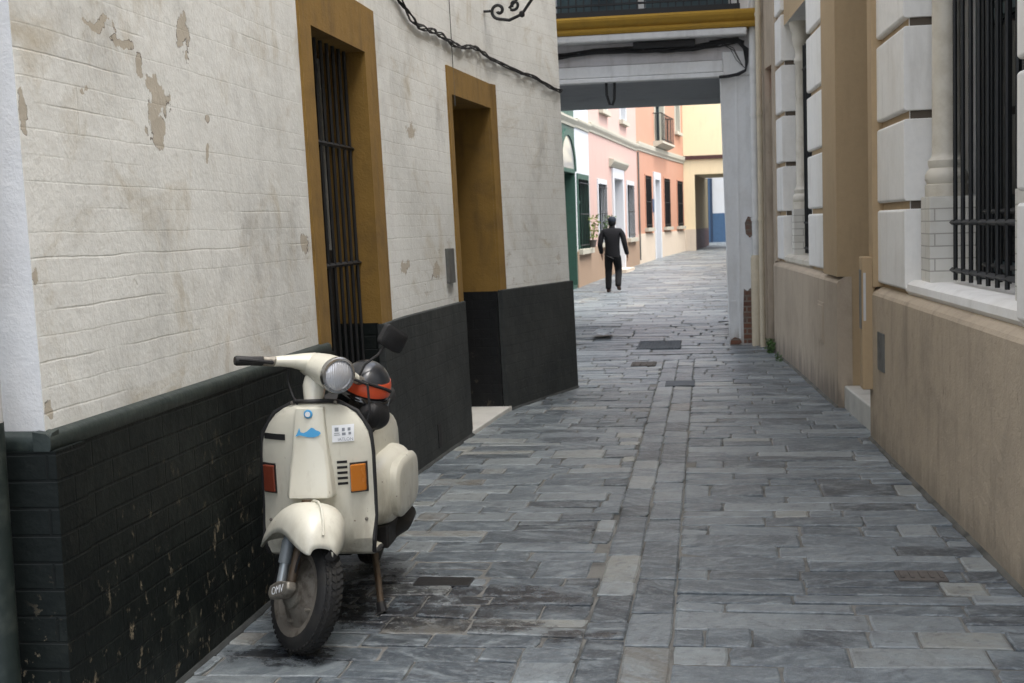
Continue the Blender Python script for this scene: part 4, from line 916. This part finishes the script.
# engine, rear wheel, stand
en = MB(); en.box(-.03, .10, -.98, -.72, .17, .34); en.lathe([(0, -.05), (.09, -.05), (.10, -.03), (.10, .05), (.06, .08), (0, .08)], 18, Matrix.Translation((.10, -1.0, .30)) @ Matrix.Rotation(PI/2, 4, 'Y')); en.box(-.19, -.07, -1.05, -.72, .20, .30)
en.build('engine', 'engine', SCO, bevel=.01)
mf = MB(); mf.tube([(-.12, -.80, .235), (-.15, -.88, .235), (-.19, -1.0, .25), (-.19, -1.15, .26)], [.03, .042, .046, .04], 14); mf.build('exhaust_box', 'engine', SCO, smooth=True)
def wheel(cx, cy, cz, par, parent_fn=lambda p: p):
    w = thing_wheel = None
    ty = MB(); pr = []
    for k in range(15):
        a = -1.95+3.9*k/14; pr.append((.168+.047*math.cos(a)**1 if abs(a) < PI/2 else .168+.047*math.cos(a), .046*math.sin(a)))
    pr2 = [(.215 if abs(z) < .014 else r, z) for r, z in pr]
    n = 64; rings = []
    for j in range(n+1):
        a = 2*PI*j/n; rings.append([Vector((cx+z, cy+r*math.cos(a), cz+r*math.sin(a))) for r, z in pr])
    ty.loft(rings, False)
    # tread blocks
    for j in range(52):
        for row, off in ((-.026, 0), (-.009, .5), (.009, 0), (.026, .5)):
            a0 = 2*PI*(j+off)/52; a1 = a0+2*PI/52*.62; ro = .2155 if abs(row) < .02 else .207; ri = ro-.010
            sk = .25*2*PI/52*(1 if row > 0 else -1)
            vs = [Vector((cx+row+dx, cy+r*math.cos(a+ (sk if dx > 0 else 0)), cz+r*math.sin(a+(sk if dx > 0 else 0)))) for dx in (-.007, .007) for a in (a0, a1) for r in (ri, ro+.002)]
            ty.add(vs, [(0, 1, 3, 2), (4, 6, 7, 5), (0, 4, 5, 1), (2, 3, 7, 6), (1, 5, 7, 3)])
    rm = MB(); mt = Matrix.Translation((cx, cy, cz)) @ Matrix.Rotation(PI/2, 4, 'Y')
    rm.lathe([(0, -.03), (.05, -.03), (.085, -.026), (.10, -.012), (.125, -.012), (.135, -.04), (.160, -.045), (.165, -.035), (.15, 0), (.165, .035), (.160, .045), (.135, .04), (.125, .02), (.095, .03), (.07, .05), (0, .055)], 32, mt)
    hb = MB(); hb.lathe([(.062, .03), (.060, .065), (.045, .075), (.025, .08), (.022, .095), (0, .097)], 20, mt)
    for k in range(5):
        a = 2*PI*k/5; hb.lathe([(.007, .0), (.007, .045), (0, .047)], 6, mt @ Matrix.Translation((.105*math.cos(a), .105*math.sin(a), 0)))
    return ty, rm, hb
ty, rm, hb = wheel(0, -1.235, .225, SCO)
rw = ty.build('rear_wheel', 'tyre', SCO, smooth=True, label='rear wheel'); rm.build('rim', 'rim', rw, smooth=True); hb.build('hub', 'alu', rw)
cs = MB()
for s_ in (-1, 1):
    cs.tube([(s_*.15, -.60, .27), (s_*.17, -.56, .15), (s_*.195, -.49, .03), (s_*.20, -.482, .012)], [.016, .014, .014, .015], 8)
cs.tube([(-.12, -.62, .27), (.12, -.62, .27)], .012, 8); cs.build('centre_stand', 'brass', SCO, smooth=True)
for s_ in (-1, 1): MB().tube([(s_*.194, -.49, .04), (s_*.203, -.478, .002)], [.018, .022], 8).build('stand_foot', 'plastic', SCO)
# --- steered parts
AX0 = Vector((0, -.05, .25)); AXD = (Vector((0, -.385, 1.02))-AX0).normalized()
ROT = Matrix.Translation(AX0) @ Matrix.Rotation(math.radians(44), 4, AXD) @ Matrix.Translation(-AX0)
ROTM = Matrix.Translation(AX0) @ Matrix.Rotation(math.radians(29), 4, AXD) @ Matrix.Translation(-AX0)
def steerM(mb): return mb.xform(lambda v: ROTM @ v)
def steerH(mb): return mb.xform(lambda v: ROT @ v + Vector((-.024, 0, .0)))
def steer(mb): return mb.xform(lambda v: ROT @ v)
ty, rm, hb = wheel(0, 0, .217, SCO)
fw_ = steer(ty).build('front_wheel', 'tyre', SCO, smooth=True, label='front wheel turned to its left'); steer(rm).build('rim', 'rim', fw_, smooth=True); steer(hb).build('hub', 'alu', fw_, smooth=True)
# fork on the right side: column, damper, tube, link
fk = MB(); top = AX0+AXD*.30
fk.tube([AX0+AXD*.30, AX0+AXD*.12, Vector((.060, -.01, .43)), Vector((.092, .03, .37)), Vector((.095, .045, .25))], [.022, .022, .020, .017, .016], 12)
steer(fk); fork = fk.build('fork', 'brass', SCO, smooth=True)
dm = MB(); dm.tube([(.106, -.045, .46), (.106, -.035, .40), (.1065, -.034, .395), (.106, -.022, .315)], [.021, .021, .024, .024], 14)
steer(dm).build('damper', 'damper', fork, smooth=True)
dm = MB(); dm.tube([(.106, -.022, .316), (.106, -.010, .24)], .017, 12); steer(dm).build('damper_rod', simple('pale_steel', (.38, .42, .44), .35, .5), fork, smooth=True)
lk = MB(); lk.loft([[Vector((x, -.01+a, .217+b_)) for a, b_ in ((.075, .055), (.09, .03), (.06, -.01), (-.025, -.045), (-.05, -.03), (-.05, .0), (.0, .035))] for x in (.084, .124)])
steer(lk); link = lk.build('suspension_link', 'alu', fork, bevel=.008)
text('OMV', .040, ROT @ Matrix.Translation((.1255, .012, .223)) @ Matrix.Rotation(math.radians(27), 4, 'X') @ Matrix.Rotation(PI/2, 4, 'Z') @ Matrix.Rotation(PI/2, 4, 'X'), 'white_st', link, 'scrawled_mark')
# mudguard
mg = MB(); secs = []
for y, zr, w, zb, fl_ in ((-.245, .36, .125, .315, 0), (-.205, .44, .146, .325, 0), (-.14, .51, .146, .365, 0), (-.07, .547, .134, .42, 0), (0, .558, .118, .44, 0), (.06, .545, .104, .43, 0), (.11, .513, .086, .415, 0), (.145, .47, .064, .402, 0), (.162, .43, .04, .398, 0)):
    ring = []
    for k in range(13):
        a = PI*k/12; ca, sa = math.cos(a), math.sin(a)
        ring.append(Vector((w*math.copysign(abs(ca)**.72, ca), y, zb+(zr-zb)*abs(sa)**.8)))
    secs.append(ring)
mg.loft(secs, False, False); steerM(mg)
o = mg.build('front_mudguard', 'cream_n', SCO, smooth=True, sub=1)
so = o.modifiers.new('thick', 'SOLIDIFY'); so.thickness = .004; so.offset = -1
rg = MB(); rg.tube([(0, y, z+.001) for y, z in ((-.14, .511), (-.07, .548), (0, .559), (.06, .546), (.11, .514), (.145, .471))], .005, 6); steerM(rg).build('crest', 'cream_n', o, smooth=True)
brk_ = MB(); brk_.add([(-.022, .166, .388), (-.012, .167, .402), (-.030, .164, .43), (-.044, .158, .418), (-.066, .146, .40), (-.05, .158, .388)], [(0, 1, 2, 3, 4, 5)]); steerM(brk_).build('broken_edge', 'dark', o)
# headset: casing, headlight, bars
hs_ = MB(); HZ = 1.008; HY = -.385
def ringY(cx, y, cz, rx, rz_, n=24, e=2.): return srect(cx, y, cz, rx, rz_, n, e)
hs_.loft([ringY(0, -.475, HZ-.01, .035, .03), ringY(0, -.455, HZ-.008, .065, .045), ringY(0, -.40, HZ-.003, .078, .056), ringY(0, -.34, HZ-.002, .076, .062), ringY(0, -.29, HZ-.004, .070, .066), ringY(0, -.240, HZ-.006, .069, .069)])
for s_ in (-1, 1):
    R_ = []
    for x, y, z, ry, rz_ in ((.03, -.395, HZ+.005, .06, .045), (.075, -.40, HZ+.004, .045, .034), (.115, -.405, HZ-.002, .034, .026), (.16, -.412, HZ-.012, .025, .021), (.185, -.416, HZ-.019, .022, .020)):
        R_.append([Vector((s_*x, y+ry*math.cos(2*PI*j/18), z+rz_*math.sin(2*PI*j/18))) for j in range(18)])
    hs_.loft(R_)
hset = steerH(hs_).build('headset', 'cream_n', SCO, smooth=True)
nk = MB(); nk.tube([AX0+AXD*.62, AX0+AXD*.70, AX0+AXD*.75, AX0+AXD*.785], [.034, .038, .046, .04], 18); steer(nk).build('steering_neck', 'cream_n', SCO, smooth=True)
mt = Matrix.Translation((0, -.240, HZ-.006)) @ Matrix.Rotation(-PI/2, 4, 'X')
rim_ = MB(); rim_.lathe([(.058, -.004), (.070, -.006), (.0725, .006), (.068, .016), (.060, .018), (.058, .010)], 36, mt); hl = steerH(rim_).build('headlight', 'chrome', hset, smooth=True)
def lensmat():
    m, nt, b, co = base_mat('headlight_glass')
    w_ = nd(nt, 'ShaderNodeTexWave', {'Vector': co, 'Scale': 42., 'Distortion': .4}, bands_direction='X').outputs[1]
    setp(nt, b, Base_Color=(.62, .63, .66), Metallic=.35, Roughness=.18, Coat_Weight=1., Coat_Roughness=.03)
    bump(nt, b, w_, .35, .003); return m
ln_ = MB(); ln_.lathe([(.0595, .008), (.054, .014), (.042, .021), (.025, .026), (.010, .028), (0, .0282)], 32, mt); o = steerH(ln_).build('lens', lensmat(), hset, smooth=True)
for s_ in (1, -1):
    x0 = Vector((s_*.185, -.416, HZ-.019)); dv = Vector((s_, -.10, -.20)).normalized()
    sw = MB(); sw.tube([x0, x0+dv*.045], [.020, .019], 14); steerH(sw).build('switch_collar', 'alu', hset, smooth=True)
    gp = MB(); gp.tube([x0+dv*.045, x0+dv*.05, x0+dv*.095, x0+dv*.148, x0+dv*.155], [.0165, .0185, .0175, .0195, .016], 14); steerH(gp).build('grip', 'plastic', hset, smooth=True)
    lv = MB(); a = x0+dv*.02+Vector((0, .03, 0)); lv.tube([x0+dv*.015, a, a+dv*.05+Vector((0, .018, .006)), a+dv*.11+Vector((0, .016, .012)), a+dv*.135+Vector((0, .008, .012))], [.009, .008, .007, .0065, .008], 8); steerH(lv).build('lever', 'plastic', hset, smooth=True)
# mirror on the left bar
mr = MB(); b0 = Vector((-.19, -.415, HZ-.005)); hd = Vector((-.305, -.425, HZ+.172))
mr.tube([b0, b0+Vector((-.012, .0, .05)), b0+Vector((-.06, -.0, .10)), hd+Vector((.03, 0, -.035))], .0055, 8); steerH(mr); mir = mr.build('mirror', 'plastic', hset, smooth=True)
mh = MB(); ca = Matrix.Translation(hd) @ Matrix.Rotation(math.radians(-14), 4, 'Y') @ Matrix.Rotation(math.radians(6), 4, 'Z')
mh.loft([[ca @ Vector((q.x, yy, q.z)) for q in srect(0, 0, 0, w, h, 28, 6.)] for yy, w, h in ((-.012, .059, .042), (-.010, .063, .046), (.010, .060, .044), (.018, .045, .03))])
steerH(mh).build('mirror_head', 'plastic', mir, smooth=True)
# control cable from bar to shield
cc_ = MB(); cc_.tube([ROT @ Vector((-.15, -.43, HZ-.01)), Vector((-.19, -.44, .93)), Vector((-.20, -.42, .82)), Vector((-.16, -.40, .72))], .006, 6); cc_.build('control_cable', 'plastic', SCO)
for pts in ([ROT @ Vector((.10, -.40, HZ-.03)), Vector((.10, -.33, .96)), Vector((.075, -.30, .91)), Vector((.05, -.30, .86))], [ROT @ Vector((-.02, -.44, HZ-.03)), Vector((.0, -.40, .93)), Vector((-.06, -.34, .84))], [ROT @ Vector((.088, .04, .26)), ROT @ Vector((.10, .06, .34)), ROT @ Vector((.085, .05, .43)), ROT @ Vector((.04, .02, .50))]):
    m = MB(); m.tube(pts, .0045, 6); m.build('control_cable', 'plastic', SCO, smooth=True)
for x, z in ((.0, .40), (-.10, .36), (.10, .36), (-.19, .42), (.19, .42), (-.085, .885), (.085, .885)):
    q_ = on_shield(x, z, .002); MB().lathe([(.0075, 0), (.0065, .004), (0, .005)], 10, Matrix.Translation(q_) @ Matrix.Rotation(-PI/2, 4, 'X')).build('bolt', 'alu', shield)

# ------------------------------------------------------------------ HELMET on the seat (its own thing)
MW = Matrix.Translation(SCO.location) @ Matrix.Rotation(BA-PI/2, 4, 'Z') @ Matrix.Diagonal((1.045, 1.045, 1.045, 1))
hp = MW @ Vector((-.138, -.64, .900))
HE = thing('motorcycle_helmet', 'black helmet with a bright orange band resting on the scooter seat', 'helmet', hp, BA-PI/2+.5, 1., world=False); HE.scale = (.86, .86, .86); HE.rotation_euler = (math.radians(-14), math.radians(-16), BA-PI/2+.3)
def sph(z0, z1, rx=.125, ry=.145, rz_=.13, n=32, m=12, ex=0.):
    rings = []
    for i in range(m+1):
        z = z0+(z1-z0)*i/m; k = math.sqrt(max(.0004, 1-(z/rz_)**2)); rings.append([Vector(((rx+ex)*k*math.cos(2*PI*j/n), (ry+ex)*k*math.sin(2*PI*j/n), z+.0)) for j in range(n)])
    return rings
M['helm'] = simple('satin_black_shell', (.018, .021, .026), .3, coat=.4, dirt=.1)
M['orange'] = simple('bright_orange_shell', (.78, .10, .03), .35, coat=.3, dirt=.1)
hm = MB(); hm.loft(sph(.060, .1295)); hm.build('crown', 'helm', HE, smooth=True)
hm = MB(); hm.loft(sph(-.008, .061, ex=.002)); hm.build('orange_band', 'orange', HE, smooth=True)
hm = MB(); hm.loft(sph(-.10, -.0075, ex=.0)); hm.build('lower_shell', 'helm', HE, smooth=True)
vz = MB(); vz.loft([[Vector((.137*math.cos(a), .157*math.sin(a), z)) for a in [PI*.12+PI*.76*k/16 for k in range(17)]] for z in (-.085, -.065, -.045, -.015)], False, False)
o = vz.build('visor', simple('smoked_visor', (.006, .006, .007), .1, coat=.5), HE, smooth=True); so = o.modifiers.new('t', 'SOLIDIFY'); so.thickness = .003
sb = MB(); sb.tube([(-.11, .02, -.08), (-.115, .03, -.16), (-.09, .04, -.21), (-.06, .05, -.17)], .008, 6); sb.build('chin_strap', 'plastic', HE, smooth=True)
# dark lining bag under the helmet
bg_p = MW @ Vector((-.175, -.60, .79))
bgm = MB(); bgm.loft([srect(bg_p.x, bg_p.y+dy, bg_p.z+dz, w, h, 20, 2.6) for dy, dz, w, h in ((-.10, 0, .025, .03), (-.085, 0, .05, .06), (0, -.0, .065, .075), (.08, 0, .05, .065), (.10, 0, .03, .04))])
for i in range(len(bgm.v)):
    v = Vector(bgm.v[i]); v += v.normalized()*0 + Vector(noise.noise_vector(v*9))*.015; bgm.v[i] = tuple(v)
tag(bgm.build('black_bag', 'plastic', None, smooth=True, sub=1), 'small black soft bag wedged under the helmet at the front of the seat', 'bag')

# ------------------------------------------------------------------ PERSON walking away
def skin_body(name, verts, edges, radii, root, mat, parent, sub=2):
    me = bpy.data.meshes.new(name); me.from_pydata(verts, edges, []); o = bpy.data.objects.new(name, me); C.objects.link(o)
    o.modifiers.new('skin', 'SKIN').use_smooth_shade = True
    if not me.skin_vertices: me.skin_vertices_add() if hasattr(me, 'skin_vertices_add') else None
    sv = me.skin_vertices[0].data
    for i, r in enumerate(radii): sv[i].radius = r if isinstance(r, tuple) else (r, r)
    sv[root].use_root = True
    s2 = o.modifiers.new('sub', 'SUBSURF'); s2.levels = sub; s2.render_levels = sub
    me.materials.append(M[mat]); attach(o, parent); return o
M['skin'] = simple('skin', (.30, .17, .115), .6, dirt=.05)
M['jacket'] = simple('black_jacket', (.010, .010, .0125), .9, dirt=.6, dscale=5, bmp=.9, bscale=9, spec=.3)
M['trousers'] = simple('black_trousers', (.007, .007, .008), .9, dirt=.3, bmp=.8, bscale=9, spec=.3)
M['cap'] = simple('dark_blue_cap', (.012, .02, .035), .8)
M['shoe'] = simple('brown_shoe', (.06, .035, .025), .6)
PS = thing('person', 'person in black jacket, trousers and cap walking away beside the pink house', 'person', (-2.17, 30.74, .0), math.radians(-4), 1.0, world=False)
# x right, y forward (away), z up
V, E_, R_ = [], [], []
def chain(pts, rad, start=None):
    prev = start
    for p, r in zip(pts, rad):
        V.append(p); R_.append(r); i = len(V)-1
        if prev is not None: E_.append((prev, i))
        prev = i
    return prev
pel = chain([(0, 0, .93)], [(.15, .11)])
chest = chain([(0, .0, 1.08), (0, .01, 1.24), (0, .01, 1.38)], [(.15, .11), (.17, .12), (.15, .10)], pel)
neck = chain([(0, .02, 1.47), (0, .03, 1.55)], [.055, .058], chest)
head = chain([(0, .04, 1.61), (0, .04, 1.68)], [(.078, .092), (.068, .085)], neck)
hands = []
for s_, el, wr, hd_ in ((-1, (-.285, -.05, 1.13), (-.275, .07, .93), (-.265, .10, .86)), (1, (.285, -.03, 1.13), (.335, .02, .91), (.35, .05, .83))):
    w = chain([(s_*.16, 0, 1.42), (s_*.225, -.01, 1.36), el, wr, hd_], [.07, .058, .045, .03, (.034, .02)], chest)
    hx, hy_, hz = hd_
    for k, (dx, L_) in enumerate(((-.024, .062), (-.008, .072), (.008, .068), (.023, .054))):
        chain([(hx, hy_+dx, hz-.045), (hx-s_*.004, hy_+dx+.006, hz-.045-L_*.55), (hx-s_*.014, hy_+dx+.012, hz-.045-L_)], [.0105, .0095, .008], w)
    chain([(hx, hy_+.035, hz-.01), (hx-s_*.005, hy_+.05, hz-.045)], [.012, .009], w)
for s_, kn, an, toe in ((-1, (-.105, .02, .50), (-.115, -.02, .09), (-.12, .14, .045)), (1, (.115, .10, .51), (.135, -.16, .16), (.15, -.03, .05))):
    chain([(s_*.095, 0, .84), kn, ((kn[0]+an[0])/2, (kn[1]+an[1])/2-.02, .33), an, toe], [(.10, .10), .062, .058, .042, (.045, .03)], pel)
bd_ = skin_body('body', V, E_, R_, 0, 'skin', PS)
V, E_, R_ = [], [], []
w0 = chain([(0, 0, .73)], [(.195, .15)]); ch_ = chain([(0, 0, .90), (0, 0, 1.05), (0, -.005, 1.22), (0, .0, 1.40)], [(.20, .15), (.185, .145), (.195, .15), (.165, .12)], w0)
chain([(0, .01, 1.50)], [(.08, .08)], ch_)
chain([(-.18, 0, 1.43), (-.245, -.01, 1.36), (-.29, -.05, 1.13), (-.277, .055, .95), (-.272, .075, .91)], [.085, .08, .068, .056, .05], ch_)
chain([(.18, 0, 1.43), (.245, -.01, 1.36), (.295, -.03, 1.13), (.335, .02, .91), (.34, .03, .87)], [.085, .08, .068, .056, .05], ch_)
skin_body('jacket', V, E_, R_, 0, 'jacket', PS)
V, E_, R_ = [], [], []
w0 = chain([(0, 0, .97)], [(.17, .13)])
chain([(-.095, 0, .80), (-.108, .02, .50), (-.115, -.02, .12), (-.115, -.02, .05)], [(.115, .12), .092, .078, .07], w0)
chain([(.10, 0, .80), (.120, .10, .51), (.135, -.15, .18), (.137, -.16, .12)], [(.115, .12), .092, .078, .07], w0)
skin_body('trousers', V, E_, R_, 0, 'trousers', PS)
hr_ = MB(); hr_.lathe([(.05, 1.545), (.080, 1.575), (.090, 1.61), (.093, 1.65), (.094, 1.675), (.09, 1.68)], 20); hr_.xform(lambda v: Vector((v.x, min(v.y*1.12+.035, .085), v.z)))
hr_.build('hair', 'jacket', PS, smooth=True)
MB().lathe([(.075, 1.46), (.078, 1.50), (.070, 1.545), (.066, 1.55)], 18, Matrix.Translation((0, .02, 0))).build('collar', 'jacket', PS, smooth=True)
cp_ = MB(); cp_.lathe([(.094, 1.665), (.099, 1.69), (.098, 1.73), (.082, 1.765), (.05, 1.785), (0, 1.79)], 20); cp_.xform(lambda v: Vector((v.x, v.y*1.14+.04, v.z-.01)))
cp_.add([(.07, .12, 1.665), (-.07, .12, 1.665), (-.05, .20, 1.65), (.05, .20, 1.65), (.07, .12, 1.672), (-.07, .12, 1.672), (-.05, .20, 1.657), (.05, .20, 1.657)], [(0, 1, 2, 3), (4, 5, 6, 7), (0, 3, 7, 4), (1, 2, 6, 5), (2, 3, 7, 6)])
cp_.build('cap', 'cap', PS, smooth=True)
for x, y, z, t in ((-.118, .04, .045, 0), (.143, -.10, .085, .6)):
    s2 = MB(); s2.loft([[Vector((x+q.x, y+yy, max(.0, z+dz+q.z))) for q in srect(0, 0, 0, w, h, 16, 2.6)] for yy, dz, w, h in ((-.10, t*.1, .03, .03), (-.09, t*.09, .04, .045), (-.02, .02, .045, .05), (.06, -.005, .05, .035), (.13, -.012, .04, .025), (.15, -.015, .015, .01))])
    s2.build('shoe', 'shoe', PS, smooth=True)
# ears and nose give the head its shape
hd2 = MB()
for s_ in (-1, 1): hd2.loft([[Vector((s_*(.078+dx), .04+q.x, 1.635+q.z)) for q in srect(0, 0, 0, w, h, 12, 2.)] for dx, w, h in ((-.01, .014, .026), (.012, .018, .032), (.018, .012, .024))])
hd2.loft([[Vector((q.x, .135+dy, 1.63+q.z)) for q in srect(0, 0, 0, w, h, 10, 2.)] for dy, w, h in ((-.02, .016, .024), (.0, .014, .02), (.018, .009, .01))])
hd2.build('ears_and_nose', 'skin', PS, smooth=True)

# ------------------------------------------------------------------ CAMERA, LIGHT, WORLD
f_, roll, H_ = 1300., .033, 1.6
VH = 193*math.cos(roll)+120.5*math.sin(roll); VN = 120.5*math.cos(roll)-193*math.sin(roll)
p_a = math.atan(VN/f_); y_a = math.atan(VH/math.hypot(f_, VN))
Fv = Vector((-math.sin(y_a)*math.cos(p_a), math.cos(y_a)*math.cos(p_a), -math.sin(p_a)))
R0 = Vector((math.cos(y_a), math.sin(y_a), 0)); U0 = R0.cross(Fv)
Rv = R0*math.cos(roll)-U0*math.sin(roll); Uv = R0*math.sin(roll)+U0*math.cos(roll)
cam = bpy.data.cameras.new('camera'); cam.sensor_width = 36; cam.lens = f_/1024*36; cam.clip_start = .05; cam.clip_end = 500
cam.dof.use_dof = True; cam.dof.focus_distance = 5.2; cam.dof.aperture_fstop = 9.
co_ = bpy.data.objects.new('camera', cam); C.objects.link(co_)
mw = Matrix((( Rv.x, Uv.x, -Fv.x, 0), (Rv.y, Uv.y, -Fv.y, 0), (Rv.z, Uv.z, -Fv.z, H_), (0, 0, 0, 1)))
co_.matrix_world = mw; sc.camera = co_
SE, SAZ = math.radians(68), math.radians(110)   # elevation, compass azimuth from +y towards +x
sd = Vector((math.sin(SAZ)*math.cos(SE), math.cos(SAZ)*math.cos(SE), math.sin(SE)))
sun = bpy.data.lights.new('sun', 'SUN'); sun.energy = .85; sun.angle = math.radians(35); sun.color = (1, .97, .93)
so_ = bpy.data.objects.new('sun', sun); C.objects.link(so_); so_.rotation_euler = (-sd).to_track_quat('-Z', 'Y').to_euler()
wd_ = bpy.data.worlds.new('World'); sc.world = wd_; wd_.use_nodes = True; nt = wd_.node_tree
sk = nd(nt, 'ShaderNodeTexSky', sky_type='NISHITA'); sk.sun_disc = False; sk.sun_elevation = SE; sk.sun_rotation = SAZ; sk.air_density = 1.; sk.dust_density = 4.
hs2 = nd(nt, 'ShaderNodeHueSaturation', {'Color': sk.outputs[0], 'Saturation': .42, 'Value': 1.})
bgn = nt.nodes['Background']; nt.links.new(hs2.outputs[0], bgn.inputs[0]); bgn.inputs[1].default_value = .145
sc.view_settings.view_transform = 'Standard'; sc.view_settings.look = 'None'; sc.view_settings.exposure = 1.9; sc.view_settings.gamma = 1
sc.cycles.max_bounces = 8; sc.cycles.diffuse_bounces = 5
sc.cycles.use_denoising = True
